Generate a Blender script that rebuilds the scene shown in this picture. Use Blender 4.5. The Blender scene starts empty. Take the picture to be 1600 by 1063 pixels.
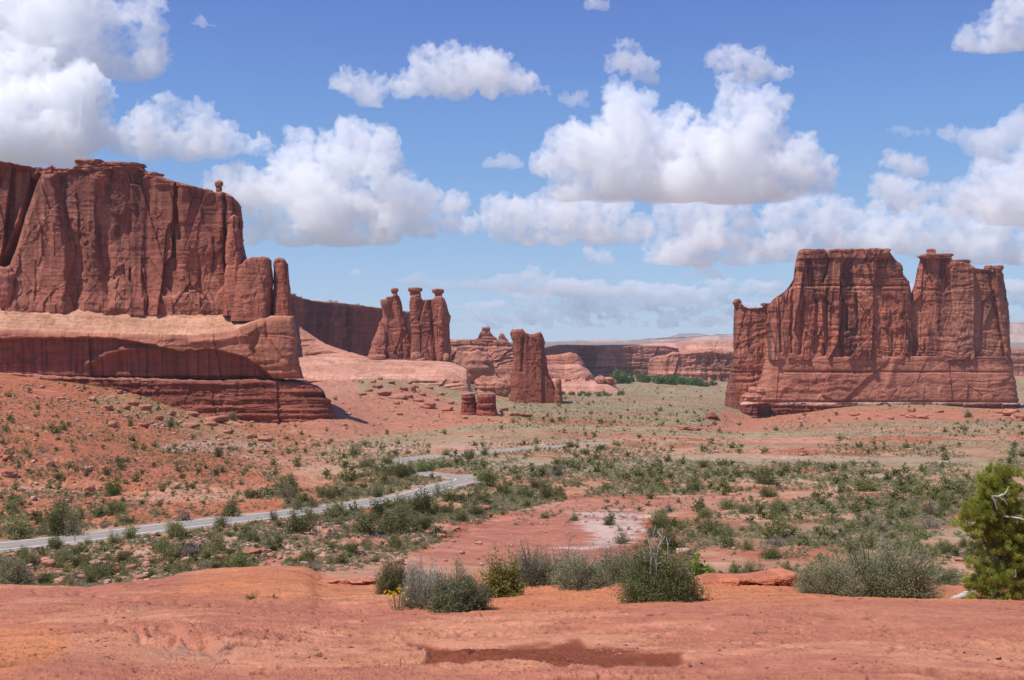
import bpy, bmesh, math, random, time
import numpy as np
from mathutils import Vector, Matrix
T0 = time.time()
S = bpy.context.scene
COL = S.collection
# ------------------------------------------------------------------ camera
cam = bpy.data.objects.new("camera", bpy.data.cameras.new("camera")); COL.objects.link(cam); S.camera = cam
cam.rotation_euler = (math.pi/2, 0, 0)
cam.data.sensor_width = 36; cam.data.angle = math.radians(50)
cam.data.clip_start = 0.1; cam.data.clip_end = 200000
F = 800/math.tan(math.radians(25)); HY = 531.5       # photo pixels per unit of slope, row of the horizon
# ------------------------------------------------------------------ world, sun, exposure
SUN_EL, SUN_AZ = 62.0, (-0.87, -0.49)
w = bpy.data.worlds.new("World"); S.world = w; w.use_nodes = True
nt = w.node_tree; bg = nt.nodes['Background']
sk = nt.nodes.new('ShaderNodeTexSky'); sk.sky_type = 'NISHITA'; sk.sun_disc = False
sk.sun_elevation = math.radians(SUN_EL); sk.sun_rotation = math.atan2(SUN_AZ[0], SUN_AZ[1])
sk.altitude = 1500; sk.air_density = 1.0; sk.dust_density = 0.0; sk.ozone_density = 6.0
k1 = nt.nodes.new('ShaderNodeVectorMath'); k1.operation = 'SCALE'; k1.inputs['Scale'].default_value = .12
k2 = nt.nodes.new('ShaderNodeVectorMath'); k2.operation = 'SCALE'; k2.inputs['Scale'].default_value = 1/.12
cv = nt.nodes.new('ShaderNodeRGBCurve')                 # grades the sky colour: bluer, bright band near the skyline toned down
for ch, pts in ((0, ((0, 0), (.137, .128), (.192, .185), (.38, .33), (.686, .43), (1, .5))), (1, ((0, 0), (.259, .245), (.349, .355), (.604, .515), (.827, .60), (1, .64))), (2, ((0, 0), (.51, .62), (.631, .72), (.82, .78), (1, .82)))):
    c_ = cv.mapping.curves[ch]
    c_.points[0].location = pts[0]; c_.points[1].location = pts[-1]
    for p_ in pts[1:-1]: c_.points.new(*p_)
cv.mapping.update()
nt.links.new(sk.outputs[0], k1.inputs[0]); nt.links.new(k1.outputs[0], cv.inputs['Color']); nt.links.new(cv.outputs[0], k2.inputs[0]); nt.links.new(k2.outputs[0], bg.inputs[0])
bg.inputs[1].default_value = 0.12
L = bpy.data.lights.new("sun", 'SUN'); L.energy = 4.9; L.angle = math.radians(0.5); L.color = (1, .955, .90)
sun = bpy.data.objects.new("sun", L); COL.objects.link(sun)
ce = math.cos(math.radians(SUN_EL))
SDIR = Vector((SUN_AZ[0]*ce, SUN_AZ[1]*ce, math.sin(math.radians(SUN_EL))))
sun.rotation_euler = SDIR.to_track_quat('Z', 'Y').to_euler()
S.view_settings.view_transform = 'Standard'; S.view_settings.look = 'None'
S.view_settings.exposure = 0.0; S.view_settings.gamma = 1
S.cycles.max_bounces = 24; S.cycles.volume_bounces = 24; S.cycles.diffuse_bounces = 3
S.cycles.transmission_bounces = 4; S.cycles.transparent_max_bounces = 12
S.cycles.use_denoising = True

# ------------------------------------------------------------------ noise
def _h(ix, iy, iz, s):
    n = (ix*374761393 + iy*668265263 + iz*1440662683 + s*1274126177) & 0xffffffff
    n = ((n ^ (n >> 13))*1274126177) & 0xffffffff
    n = ((n ^ (n >> 16))*2246822519) & 0xffffffff
    return ((n ^ (n >> 15)) & 0xffffff)/float(0xffffff)
def vn3(x, y, z, s=0):
    x, y, z = np.broadcast_arrays(np.asarray(x, float), np.asarray(y, float), np.asarray(z, float))
    i = np.floor(x).astype(np.int64); j = np.floor(y).astype(np.int64); k = np.floor(z).astype(np.int64)
    fx, fy, fz = x-i, y-j, z-k
    fx = fx*fx*fx*(fx*(fx*6-15)+10); fy = fy*fy*fy*(fy*(fy*6-15)+10); fz = fz*fz*fz*(fz*(fz*6-15)+10)
    r = 0
    for a in (0, 1):
        wa = fx if a else 1-fx
        for b in (0, 1):
            wb = wa*(fy if b else 1-fy)
            r = r + wb*((1-fz)*_h(i+a, j+b, k, s) + fz*_h(i+a, j+b, k+1, s))
    return r*2-1
def vn2(x, y, s=0):
    x, y = np.broadcast_arrays(np.asarray(x, float), np.asarray(y, float))
    i = np.floor(x).astype(np.int64); j = np.floor(y).astype(np.int64)
    fx, fy = x-i, y-j
    fx = fx*fx*fx*(fx*(fx*6-15)+10); fy = fy*fy*fy*(fy*(fy*6-15)+10)
    r = (1-fx)*((1-fy)*_h(i, j, 0, s)+fy*_h(i, j+1, 0, s)) + fx*((1-fy)*_h(i+1, j, 0, s)+fy*_h(i+1, j+1, 0, s))
    return r*2-1
def fbm2(x, y, s=0, o=4, g=.5):
    r = 0; a = 1; t = 0
    for k in range(o):
        r = r + a*vn2(x*2**k+k*17.3, y*2**k+k*9.1, s+k); t += a; a *= g
    return r/t
def fbm3(x, y, z, s=0, o=4, g=.5):
    r = 0; a = 1; t = 0
    for k in range(o):
        r = r + a*vn3(x*2**k+k*17.3, y*2**k+k*9.1, z*2**k, s+k); t += a; a *= g
    return r/t
def worley(x, y, s=0):
    x, y = np.broadcast_arrays(np.asarray(x, float), np.asarray(y, float))
    i = np.floor(x).astype(np.int64); j = np.floor(y).astype(np.int64)
    f1 = np.full(x.shape, 9.); f2 = np.full(x.shape, 9.); idv = np.zeros(x.shape); cx = np.zeros(x.shape); cy = np.zeros(x.shape)
    for a in (-1, 0, 1):
        for b in (-1, 0, 1):
            px = i+a+_h(i+a, j+b, 1, s); py = j+b+_h(i+a, j+b, 2, s)
            d = np.hypot(px-x, py-y); h = _h(i+a, j+b, 3, s)
            c = d < f1
            f2 = np.where(c, f1, np.minimum(f2, d)); idv = np.where(c, h, idv); cx = np.where(c, x-px, cx); cy = np.where(c, y-py, cy); f1 = np.where(c, d, f1)
    return f1, f2, idv, cx, cy
def sstep(a, b, x):
    t = np.clip((x-a)/(b-a), 0, 1); return t*t*(3-2*t)
def lerp(a, b, t): return a+(b-a)*t
def pl(pts):
    a = np.array(pts, float)
    return lambda x: np.interp(x, a[:, 0], a[:, 1])
def polydist(x, y, pts):
    d = np.full(np.shape(x), 1e9)
    for (ax, ay), (bx, by) in zip(pts[:-1], pts[1:]):
        dx, dy = bx-ax, by-ay; t = np.clip(((x-ax)*dx+(y-ay)*dy)/(dx*dx+dy*dy+1e-9), 0, 1)
        d = np.minimum(d, np.hypot(x-ax-t*dx, y-ay-t*dy))
    return d
def inpoly(x, y, pts):
    r = np.zeros(np.shape(x), bool); n = len(pts)
    for k in range(n):
        (ax, ay), (bx, by) = pts[k], pts[(k+1) % n]
        c = ((ay > y) != (by > y)) & (x < (bx-ax)*(y-ay)/(by-ay+1e-12)+ax)
        r ^= c
    return r
def sdpoly(x, y, pts):                     # >0 inside
    d = polydist(x, y, list(pts)+[pts[0]]); return np.where(inpoly(x, y, pts), d, -d)

HAZE = 2.8e-5                                    # density of the valley air, 1/m
COLK = .92                                   # overall albedo level of rock and soil
# ------------------------------------------------------------------ object helpers
def tag(o, label=None, cat=None, group=None, kind=None):
    if label: o['label'] = label
    if cat: o['category'] = cat
    if group: o['group'] = group
    if kind: o['kind'] = kind
    return o
def mesh_from(name, V, Q, mat=None, col=None, smooth=True, loc=None, parent=None, mats=None, midx=None, link=True):
    me = bpy.data.meshes.new(name)
    V = np.asarray(V, float).reshape(-1, 3); Q = np.asarray(Q, np.int32); k = Q.shape[1]
    if loc is not None: V = V-np.asarray(loc, float)
    me.vertices.add(len(V)); me.vertices.foreach_set('co', V.astype(np.float32).ravel())
    me.loops.add(Q.size); me.loops.foreach_set('vertex_index', Q.ravel())
    me.polygons.add(len(Q)); me.polygons.foreach_set('loop_start', np.arange(0, Q.size, k, dtype=np.int32))
    if col is not None:
        at = me.color_attributes.new('Col', 'FLOAT_COLOR', 'POINT')
        c = np.ones((len(V), 4), np.float32); c[:, :3] = np.asarray(col).reshape(-1, 3)*(COLK if mat is None or 'leaves' not in mat.name else 1); at.data.foreach_set('color', c.ravel())
    for m in (mats or ([mat] if mat else [])): me.materials.append(m)
    if midx is not None: me.polygons.foreach_set('material_index', np.asarray(midx, np.int32))
    me.polygons.foreach_set('use_smooth', np.full(len(Q), smooth, bool))
    me.update(calc_edges=True)
    o = bpy.data.objects.new(name, me)
    if loc is not None: o.location = loc
    if link: COL.objects.link(o)
    if parent is not None: par(o, parent)
    return o
def par(o, p):
    o.parent = p; o.matrix_parent_inverse = Matrix.Translation(-Vector(p.location))
def empty(name, loc):
    e = bpy.data.objects.new(name, None); e.location = loc; COL.objects.link(e); return e
def gridq(n, m, wrap=False):               # n columns x m rows, index = i*m+j
    i = np.arange(n-1)[:, None]; j = np.arange(m if wrap else m-1)[None, :]
    j2 = (j+1) % m
    return np.stack([i*m+j, (i+1)*m+j, (i+1)*m+j2, i*m+j2], -1).reshape(-1, 4)
def P(px, py, d): return ((px-800)/F*d, d, (HY-py)/F*d)

# ------------------------------------------------------------------ materials
def mat_base(name):
    m = bpy.data.materials.new(name); m.use_nodes = True; t = m.node_tree; b = t.nodes['Principled BSDF']
    b.inputs['Specular IOR Level'].default_value = 0.15; b.inputs['Roughness'].default_value = .9
    return m, t, b
def rock_mat(name, sc, bump=.5, var=.25, dist=1.0, vstretch=.25):
    """colour attribute x fine noise, with bump; sc = noise scale in 1/m"""
    m, t, b = mat_base(name); N = t.nodes.new; l = t.links.new
    at = N('ShaderNodeAttribute'); at.attribute_name = 'Col'
    geo = N('ShaderNodeNewGeometry')
    mp = N('ShaderNodeMapping'); mp.inputs['Scale'].default_value = (sc, sc, sc*vstretch); l(geo.outputs['Position'], mp.inputs['Vector'])
    n1 = N('ShaderNodeTexNoise'); n1.inputs['Scale'].default_value = 1; n1.inputs['Detail'].default_value = 8; n1.inputs['Roughness'].default_value = .65; l(mp.outputs[0], n1.inputs['Vector'])
    mp2 = N('ShaderNodeMapping'); mp2.inputs['Scale'].default_value = (sc*.3, sc*.3, sc*1.6); l(geo.outputs['Position'], mp2.inputs['Vector'])
    n2 = N('ShaderNodeTexNoise'); n2.inputs['Scale'].default_value = 1; n2.inputs['Detail'].default_value = 6; n2.inputs['Roughness'].default_value = .6; l(mp2.outputs[0], n2.inputs['Vector'])
    ad = N('ShaderNodeMath'); ad.operation = 'ADD'; l(n1.outputs[0], ad.inputs[0]); l(n2.outputs[0], ad.inputs[1])
    n3 = N('ShaderNodeTexNoise'); n3.inputs['Scale'].default_value = sc*6; n3.inputs['Detail'].default_value = 4; l(geo.outputs['Position'], n3.inputs['Vector'])
    sc3 = N('ShaderNodeMath'); sc3.operation = 'MULTIPLY_ADD'; sc3.inputs[1].default_value = .5; sc3.inputs[2].default_value = -.25; l(n3.outputs[0], sc3.inputs[0])
    ad2 = N('ShaderNodeMath'); ad2.operation = 'ADD'; l(ad.outputs[0], ad2.inputs[0]); l(sc3.outputs[0], ad2.inputs[1]); ad = ad2
    mr = N('ShaderNodeMapRange'); mr.inputs['From Min'].default_value = .6; mr.inputs['From Max'].default_value = 1.4
    mr.inputs['To Min'].default_value = 1-var; mr.inputs['To Max'].default_value = 1+var; l(ad.outputs[0], mr.inputs['Value'])
    mx = N('ShaderNodeVectorMath'); mx.operation = 'SCALE'; l(at.outputs['Color'], mx.inputs[0]); l(mr.outputs[0], mx.inputs['Scale'])
    l(mx.outputs[0], b.inputs['Base Color'])
    bp = N('ShaderNodeBump'); bp.inputs['Strength'].default_value = bump; bp.inputs['Distance'].default_value = dist
    l(ad.outputs[0], bp.inputs['Height']); l(bp.outputs[0], b.inputs['Normal'])
    return m
def plain_mat(name, c, rough=.9, var=.15, sc=20.):
    m, t, b = mat_base(name); N = t.nodes.new; l = t.links.new
    n1 = N('ShaderNodeTexNoise'); n1.inputs['Scale'].default_value = sc; n1.inputs['Detail'].default_value = 5
    tc = N('ShaderNodeTexCoord'); l(tc.outputs['Object'], n1.inputs['Vector'])
    mr = N('ShaderNodeMapRange'); mr.inputs['To Min'].default_value = 1-2*var; mr.inputs['To Max'].default_value = 1+2*var; l(n1.outputs[0], mr.inputs['Value'])
    mx = N('ShaderNodeVectorMath'); mx.operation = 'SCALE'; mx.inputs[0].default_value = c; l(mr.outputs[0], mx.inputs['Scale'])
    l(mx.outputs[0], b.inputs['Base Color']); b.inputs['Roughness'].default_value = rough
    return m
def leaf_mat(name, trans=.3):
    m = bpy.data.materials.new(name); m.use_nodes = True; t = m.node_tree; N = t.nodes.new; l = t.links.new
    t.nodes.remove(t.nodes['Principled BSDF'])
    at = N('ShaderNodeAttribute'); at.attribute_name = 'Col'
    oi = N('ShaderNodeObjectInfo')
    mr = N('ShaderNodeMapRange'); mr.inputs['To Min'].default_value = .72; mr.inputs['To Max'].default_value = 1.3; l(oi.outputs['Random'], mr.inputs['Value'])
    mx = N('ShaderNodeVectorMath'); mx.operation = 'SCALE'; l(at.outputs['Color'], mx.inputs[0]); l(mr.outputs[0], mx.inputs['Scale'])
    df = N('ShaderNodeBsdfDiffuse'); tr = N('ShaderNodeBsdfTranslucent'); ms = N('ShaderNodeMixShader'); ms.inputs[0].default_value = trans
    l(mx.outputs[0], df.inputs[0]); l(mx.outputs[0], tr.inputs[0]); l(df.outputs[0], ms.inputs[1]); l(tr.outputs[0], ms.inputs[2])
    l(ms.outputs[0], t.nodes['Material Output'].inputs[0])
    return m
M_CLIFF = rock_mat("sandstone_cliff", .35, .55, .3, 1.6)
M_FAR = rock_mat("sandstone_far", .12, .5, .3, 3.0)
M_SLICK = rock_mat("slickrock", 9.0, .8, .2, .03, 1.)
M_SOIL = rock_mat("red_soil", .9, .6, .25, .35, 1.)
M_BOULD = rock_mat("boulder_rock", .8, .5, .3, .3, 1.)
M_LEAF = leaf_mat("leaves"); M_WOOD = plain_mat("grey_bark", (.27, .215, .17), .9, .25, 30); M_DEAD = plain_mat("bleached_wood", (.5, .46, .43), .8, .15, 25)

C_DEEP = np.array((.19, .072, .050)); C_RED = np.array((.34, .125, .082)); C_PALE = np.array((.50, .25, .17)); C_VARN = np.array((.115, .055, .045))
# ------------------------------------------------------------------ terrain
COLS = {
 -500: [(60,945),(110,905),(140,868),(152,852),(170,836),(200,790),(240,730),(290,672),(340,664),(420,640),(520,605),(600,588),(900,560),(1600,560),(2130,560)],
 0: [(60,945),(110,905),(140,868),(156,852),(170,836),(200,790),(240,730),(290,672),(340,664),(420,640),(520,607),(600,588),(900,560),(1600,560),(2130,560)],
 100:[(60,940),(112,898),(142,856),(159,842),(176,828),(210,785),(255,730),(305,690),(360,668),(430,645),(520,620),(610,600),(900,570),(1600,560),(2130,560)],
 200:[(60,930),(115,890),(145,845),(163,829),(182,812),(225,772),(275,735),(325,708),(400,672),(480,648),(560,628),(625,612),(900,580),(1600,570),(2130,570)],
 300:[(60,920),(112,885),(143,840),(168,817),(188,803),(232,768),(285,738),(340,715),(420,690),(500,670),(570,652),(640,640),(900,600),(1600,575),(2130,570)],
 400:[(60,915),(110,882),(140,838),(174,807),(194,795),(240,766),(300,741),(360,723),(450,700),(540,680),(640,658),(900,625),(1600,580),(2130,575)],
 500:[(60,925),(115,880),(150,834),(186,796),(230,772),(290,750),(370,728),(460,705),(560,680),(622,658),(665,640),(740,628),(850,620),(950,612),(1100,590),(1600,580),(2130,578)],
 600:[(60,925),(120,880),(155,840),(196,786),(230,770),(280,748),(350,725),(440,706),(560,690),(690,668),(800,648),(900,622),(985,598),(1050,590),(1600,588),(2130,580)],
 700:[(60,920),(115,892),(150,848),(196,802),(225,775),(260,756),(292,745),(330,734),(400,714),(470,702),(560,688),(690,666),(850,642),(980,622),(1060,607),(1200,598),(1600,592),(2130,585)],
 800:[(60,915),(120,889),(152,850),(200,800),(280,750),(360,720),(448,701),(690,660),(900,640),(1010,628),(1200,620),(1730,604),(2130,594)],
 1000:[(60,915),(120,889),(152,850),(200,802),(280,752),(360,724),(448,703),(690,664),(1020,632),(1730,603),(2130,592)],
 1110:[(60,915),(120,889),(152,850),(200,802),(280,752),(448,702),(690,668),(900,651),(1020,638),(1090,633),(1300,622),(2130,598)],
 1140:[(60,915),(120,889),(152,850),(200,802),(280,752),(448,702),(690,671),(900,658),(1020,646),(1090,638),(1300,625),(2130,600)],
 1170:[(60,915),(120,889),(152,850),(200,803),(280,753),(448,702),(690,672),(900,664),(1060,657),(1150,640),(1300,625),(2130,600)],
 1230:[(60,915),(120,889),(152,850),(200,803),(280,753),(448,702),(690,671),(900,660),(1060,652),(1150,640),(1300,625),(2130,600)],
 1340:[(60,915),(120,889),(152,850),(200,803),(280,753),(448,702),(690,670),(900,651),(1000,641),(1065,634),(1300,625),(2130,600)],
 1430:[(60,915),(120,889),(152,850),(200,803),(280,753),(448,702),(690,669),(900,650),(1000,640),(1065,632),(1300,625),(2130,600)],
 1530:[(60,915),(120,889),(152,850),(200,803),(280,753),(448,702),(690,669),(900,651),(1000,644),(1065,639),(1300,626),(2130,600)],
 1600:[(60,915),(120,889),(152,850),(200,803),(280,753),(448,702),(690,669),(900,651),(1040,641),(1300,626),(2130,600)],
 2100:[(60,915),(120,889),(152,850),(200,803),(280,753),(448,702),(690,669),(900,651),(1040,640),(1300,626),(2130,600)],
}
FARPY = [(2650, 588), (2950, 541), (5000, 537), (15500, 534)]
GPX = np.linspace(-500, 2100, 1100); GLD = np.concatenate([np.linspace(math.log(13), math.log(1300), 800), np.linspace(math.log(1300), math.log(15500), 70)[1:]])
GD = np.exp(GLD)
def build_py():
    keys = sorted(COLS); rows = []
    for k in keys:
        pts = [(12, 1010), (25, 985), (40, 960)]+COLS[k]+FARPY
        a = np.array(pts, float); rows.append(np.interp(GLD, np.log(a[:, 0]), a[:, 1]))
    rows = np.array(rows)
    ker = np.exp(-np.linspace(-2, 2, 17)**2); ker /= ker.sum()
    rows = np.array([np.convolve(np.pad(r, 8, 'edge'), ker, 'valid') for r in rows])
    out = np.array([np.interp(GPX, keys, rows[:, j]) for j in range(len(GLD))]).T
    ker = np.exp(-np.linspace(-2, 2, 31)**2); ker /= ker.sum()
    out = np.array([np.convolve(np.pad(out[:, j], 15, 'edge'), ker, 'valid') for j in range(out.shape[1])]).T
    return out
PYG = build_py()
GX = (GPX[:, None]-800)/F*GD[None, :]; GY = np.broadcast_to(GD[None, :], GX.shape)
GZ = (HY-PYG)/F*GD[None, :]
def gidx(px, d):
    a = np.clip((np.asarray(px, float)-GPX[0])/(GPX[1]-GPX[0]), 0, len(GPX)-1.001); b = np.interp(np.log(np.maximum(d, 13.001)), GLD, np.arange(len(GLD)))
    b = np.clip(b, 0, len(GLD)-1.001); i = a.astype(int); j = b.astype(int); return i, j, a-i, b-j
def gz(px, d):                              # height of the ground sheet
    i, j, u, v = gidx(px, d)
    return (GZ[i, j]*(1-v)+GZ[i, j+1]*v)*(1-u)+(GZ[i+1, j]*(1-v)+GZ[i+1, j+1]*v)*u
def gd(px, py, dmin=70., dmax=2300.):       # depth where the ground shows at a photo pixel
    ds = np.exp(np.linspace(math.log(dmin), math.log(dmax), 700)); pp = HY-gz(np.full_like(ds, px), ds)/ds*F
    k = np.nonzero(pp <= py)[0]
    return float(ds[k[0]]) if len(k) else dmax
# road: centre line traced, laid on the ground, smoothed
ROADPX = [(-300,882),(-120,868),(0,856),(117,842),(200,831),(300,818.5),(400,808),(500,796),(570,786),(640,775),(685,762),(718,754),(732,750),(728,747),(705,744.5),(675,742),(640,736),(612,728),(612,722),(640,717),(700,711),(760,706),(820,701),(880,696.5),(915,694.6),(945,693.2)]
rp = []
for (a, b) in ROADPX:
    d = gd(a, b, 110); rp.append(((a-800)/F*d, d))
rp = np.array(rp)
def resample(p, n):
    s = np.concatenate([[0], np.cumsum(np.hypot(*np.diff(p, axis=0).T))]); t = np.linspace(0, s[-1], n)
    return np.stack([np.interp(t, s, p[:, 0]), np.interp(t, s, p[:, 1])], 1)
rp = resample(rp, 420)
for _ in range(30): rp[1:-1] = .25*rp[:-2]+.5*rp[1:-1]+.25*rp[2:]
rp = resample(rp, 420)
rz = gz(800+F*rp[:, 0]/rp[:, 1], rp[:, 1])
for _ in range(60): rz[1:-1] = .25*rz[:-2]+.5*rz[1:-1]+.25*rz[2:]
# detail on the ground, ledges on the red slope
DD = GD[None, :]; PXg = GPX[:, None]+0*DD; PYv = PYG
near = sstep(60, 120, DD)*(1-sstep(1500, 3500, DD))
ledg = fbm2(GX/38+3, GY/22, 11, 4); ter = lambda v, n, k: (np.floor(v*n)+sstep(1-k, 1, v*n-np.floor(v*n)))/n
slope_m = (1-sstep(430, 640, PXg))*sstep(150, 200, DD)*(1-sstep(620, 760, DD))
det = near*(fbm2(GX/9, GY/9, 5, 4)*.5+fbm2(GX/60, GY/60, 7, 3)*1.2*sstep(120, 300, DD))
det = det+slope_m*((ter(ledg, 9, .03)-ledg)*9.5*sstep(-.25, .15, fbm2(GX/30+4, GY/30, 13, 2))+ledg*1.2)
emb = sdpoly(PXg, PYv, [(-50,862),(300,826),(520,806),(640,800),(820,800),(760,850),(520,880),(0,930)])
embm = sstep(0, 25, emb)*(DD > 90)*(DD < 260)
det = det+embm*(np.abs(fbm2(GX/5, GY/5, 21, 4))*1.3-.4)
wash = sdpoly(PXg, PYv, [(640,888),(700,840),(800,800),(900,775),(1150,768),(1180,778),(1000,800),(1010,850),(980,890)])
washm = sstep(-4, 14, wash)*(DD > 90)*(DD < 320)
det = det*(1-.85*washm)
GZ = GZ+det
GZ = GZ+1.6*np.exp(-((PXg-935)/34)**2-((DD-452)/7)**2)
GZ = GZ+3.0*np.exp(-((PXg-622)/34)**2-((DD-302)/9)**2)
rd = np.full(GX.shape, 1e9); rzz = np.zeros(GX.shape)
sel = (DD[0] > 100) & (DD[0] < 700); js = np.nonzero(sel)[0]; ii = np.nonzero(GPX < 1200)[0]
sub = np.ix_(ii, js); sx, sy = GX[sub], GY[sub]; bd = np.full(sx.shape, 1e9); bz = np.zeros(sx.shape)
for k in range(0, len(rp)):
    d = np.hypot(sx-rp[k, 0], sy-rp[k, 1]); c = d < bd; bd = np.where(c, d, bd); bz = np.where(c, rz[k], bz)
rd[sub] = bd; rzz[sub] = bz
kk = 1-sstep(5.0, 11.0, rd); GZ = GZ*(1-kk)+(rzz-.06)*kk
# colours of the ground
def mix(c, c2, m):
    return c+(np.asarray(c2)-c)*np.asarray(m)[..., None]
red = np.array((.42, .142, .070)); pink = np.array((.50, .265, .165)); tan = np.array((.52, .33, .185)); white = np.array((.62, .50, .42)); crim = np.array((.40, .125, .08)); gsage = np.array((.25, .225, .125))
n1 = fbm2(GX/30, GY/30, 31, 4); n2 = fbm2(GX/7, GY/7, 35, 4); n3 = fbm2(GX/120+5, GY/40, 37, 4); n4 = fbm2(GX/2.2, GY/2.2, 39, 3)
gc = np.broadcast_to(red, GX.shape+(3,)).copy()
gc = mix(gc, pink, sstep(-.1, .45, n1+.35*n2+.25*(1-slope_m)-.35*slope_m)*.8)
gc = mix(gc, tan, sstep(.05, .4, n3+.25*n2)*.75*(1-slope_m)*sstep(220, 330, DD))
gc = mix(gc, crim, sstep(.1, .5, -n1+.3*n3)*.6)
# light talus near the road, the wash with its salt, the pale strip on the plain
gc = mix(gc, (.50, .31, .23), embm*sstep(-.2, .3, n2+.4*n4)*.8)
gc = mix(gc, (.43, .165, .105), washm*.9)
salt = sdpoly(PXg, PYv, [(880,800),(960,792),(1050,800),(1010,815),(1010,840),(950,860),(890,868),(860,862),(930,845),(900,820)])
gc = mix(gc, white, sstep(-5, 8, salt-4+26*fbm2(GX/22, GY/3.5, 41, 5)+6*fbm2(GX/3, GY/1.2, 43, 2))*(DD > 100)*(DD < 320)*.62)
strip = sdpoly(PXg, PYv, [(1040,714),(1120,709),(1320,713),(1560,716),(1500,724),(1300,723),(1080,721)])
gc = mix(gc, (.56, .335, .245), sstep(-3, 3, strip+3*n2)*(DD > 250)*(DD < 700)*.9)
for poly in ([(500,697),(700,690),(860,692),(780,702),(520,705)], [(690,726),(780,722),(830,730),(740,741)], [(240,690),(430,690),(430,702),(260,705)], [(800,716),(980,722),(1020,735),(840,738)]):
    gc = mix(gc, (.56, .40, .31), sstep(-3, 4, sdpoly(PXg, PYv, poly)+5*n2)*(DD > 200)*(DD < 800)*.5)
# dry grass and low cover tinting the plain
far = sstep(500, 1000, DD)
plain = sstep(-20, 60, sdpoly(PXg, PYv, [(860,760),(960,700),(2200,690),(2200,930),(960,930),(1010,860),(1150,790),(1120,765)]))
cov = sstep(-.35, .2, n3+.35*n2+.35*far)*(1-slope_m)*np.maximum(sstep(230, 300, DD), plain)
gc = mix(gc, (.50, .285, .18), np.maximum(plain, sstep(-20, 40, sdpoly(PXg, PYv, [(300,690),(900,680),(1100,690),(1100,790),(700,790),(480,760)])))*sstep(-.5, .2, n1+.4*n2)*.7*(1-washm))
gc = mix(gc, gsage, cov*(.58+.16*far)*sstep(250, 450, PXg)*(1-sstep(2200, 2600, DD)))
toe = sdpoly(PXg, PYv, [(1090,672),(1130,640),(1180,650),(1300,636),(1420,634),(1600,640),(1600,655),(1400,660),(1250,668),(1150,676)])
gc = mix(gc, (.45, .17, .10), sstep(-3, 6, toe+4*n2)*(DD > 500)*(DD < 1250)*.9)
toe = sdpoly(PXg, PYv, [(420,600),(480,585),(560,588),(560,650),(420,668)])
gc = mix(gc, (.46, .20, .13), sstep(-4, 8, toe+6*n2)*(DD > 500)*(DD < 1250)*.9)
toe = sdpoly(PXg, PYv, [(430,668),(520,640),(560,610),(640,600),(760,640),(800,650),(700,672),(520,690)])
gc = mix(gc, (.46, .18, .11), sstep(-4, 8, toe+6*n2)*(DD > 500)*(DD < 1150)*.85)
gc = mix(gc, (.27, .22, .165), sstep(2400, 3000, DD)+0*PXg)
gc = mix(gc, (.27, .24, .12), sstep(-6, 12, sdpoly(PXg, PYv, [(150,612),(260,618),(340,650),(430,690),(330,694),(150,640)])+10*n2)*(DD > 300)*(DD < 720)*.45)
shoulder = (1-sstep(3.6, 6.2, rd))
gc = mix(gc, (.40, .29, .21), shoulder*.8)
gc = mix(gc, (.30, .27, .11), (sstep(4.2, 5.2, rd)*(1-sstep(5.2, 8.0, rd)))*.55*sstep(-.2, .2, n2))
gc = gc*(1+.25*n4+.16*n2)[..., None]
g = mesh_from("ground", np.stack([GX, GY, GZ], -1), gridq(len(GPX), len(GLD))[:, ::-1][:, ::-1], M_SOIL, gc); tag(g, kind='structure')

# road ribbon, lines
tx = np.gradient(rp, axis=0); tl = np.hypot(tx[:, 0], tx[:, 1]); nrm = np.stack([-tx[:, 1]/tl, tx[:, 0]/tl], 1)
def ribbon(name, a, b, dz, mat, i0=0, i1=None, parent=None, n=5):
    i1 = i1 or len(rp); offs = np.linspace(a, b, n); V = []
    if n > 2: offs = np.concatenate([[a-.25], offs, [b+.25]]); n += 2
    for k in range(i0, i1):
        for o_ in offs: V.append((rp[k, 0]+nrm[k, 0]*o_, rp[k, 1]+nrm[k, 1]*o_, rz[k]+dz-.012*abs(o_)-(.25 if n > 2 and o_ in (offs[0], offs[-1]) else 0)))
    return mesh_from(name, V, gridq(i1-i0, n), mat)
M_ASPH = plain_mat("weathered_asphalt", (.285, .255, .225), .9, .12, 1.5); M_WHITE = plain_mat("white_road_paint", (.72, .71, .68), .7, .12, 3); M_YEL = plain_mat("yellow_road_paint", (.55, .40, .16), .7, .12, 3)
road = tag(ribbon("road", -3.2, 3.2, .06, M_ASPH, n=9), kind='structure')
for nm, a, b, m in (("road_edge_line", 2.62, 2.92, M_WHITE), ("road_edge_line", -2.92, -2.62, M_WHITE), ("road_centre_line", -.12, .12, M_YEL)):
    tag(ribbon(nm, a, b, .072, m, n=2), kind='structure')

# ------------------------------------------------------------------ foreground slickrock
CRP = pl([(-700,915),(0,915),(80,920),(140,926),(200,914),(260,901),(320,893),(420,889),(480,894),(500,905),(560,908),(620,905),(760,902),(1000,900),(1080,900),(1250,900),(1320,902),(1480,908),(1600,908),(2300,908)])
CRD = pl([(-700,26),(0,26),(140,22),(260,27),(320,31),(480,31),(500,27),(620,25),(1000,24),(1300,24),(1600,24),(2300,24)])
def smoothed(f, r=24):
    x = np.arange(-1200, 2900, 2.); y = f(x); k = np.exp(-np.linspace(-2.2, 2.2, 2*r+1)**2); k /= k.sum(); y = np.convolve(np.pad(y, r, 'edge'), k, 'valid'); return lambda p: np.interp(p, x, y)
CRP, CRD = smoothed(CRP, 9), smoothed(CRD, 70)
SPX = np.concatenate([np.linspace(-4200, -340, 70)[:-1], np.linspace(-340, 1940, 1080), np.linspace(1940, 5800, 70)[1:]])
SV = np.concatenate([np.linspace(0, .2, 40)[:-1], np.linspace(.2, 1, 660), np.linspace(1, 1.5, 60)[1:]])
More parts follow.
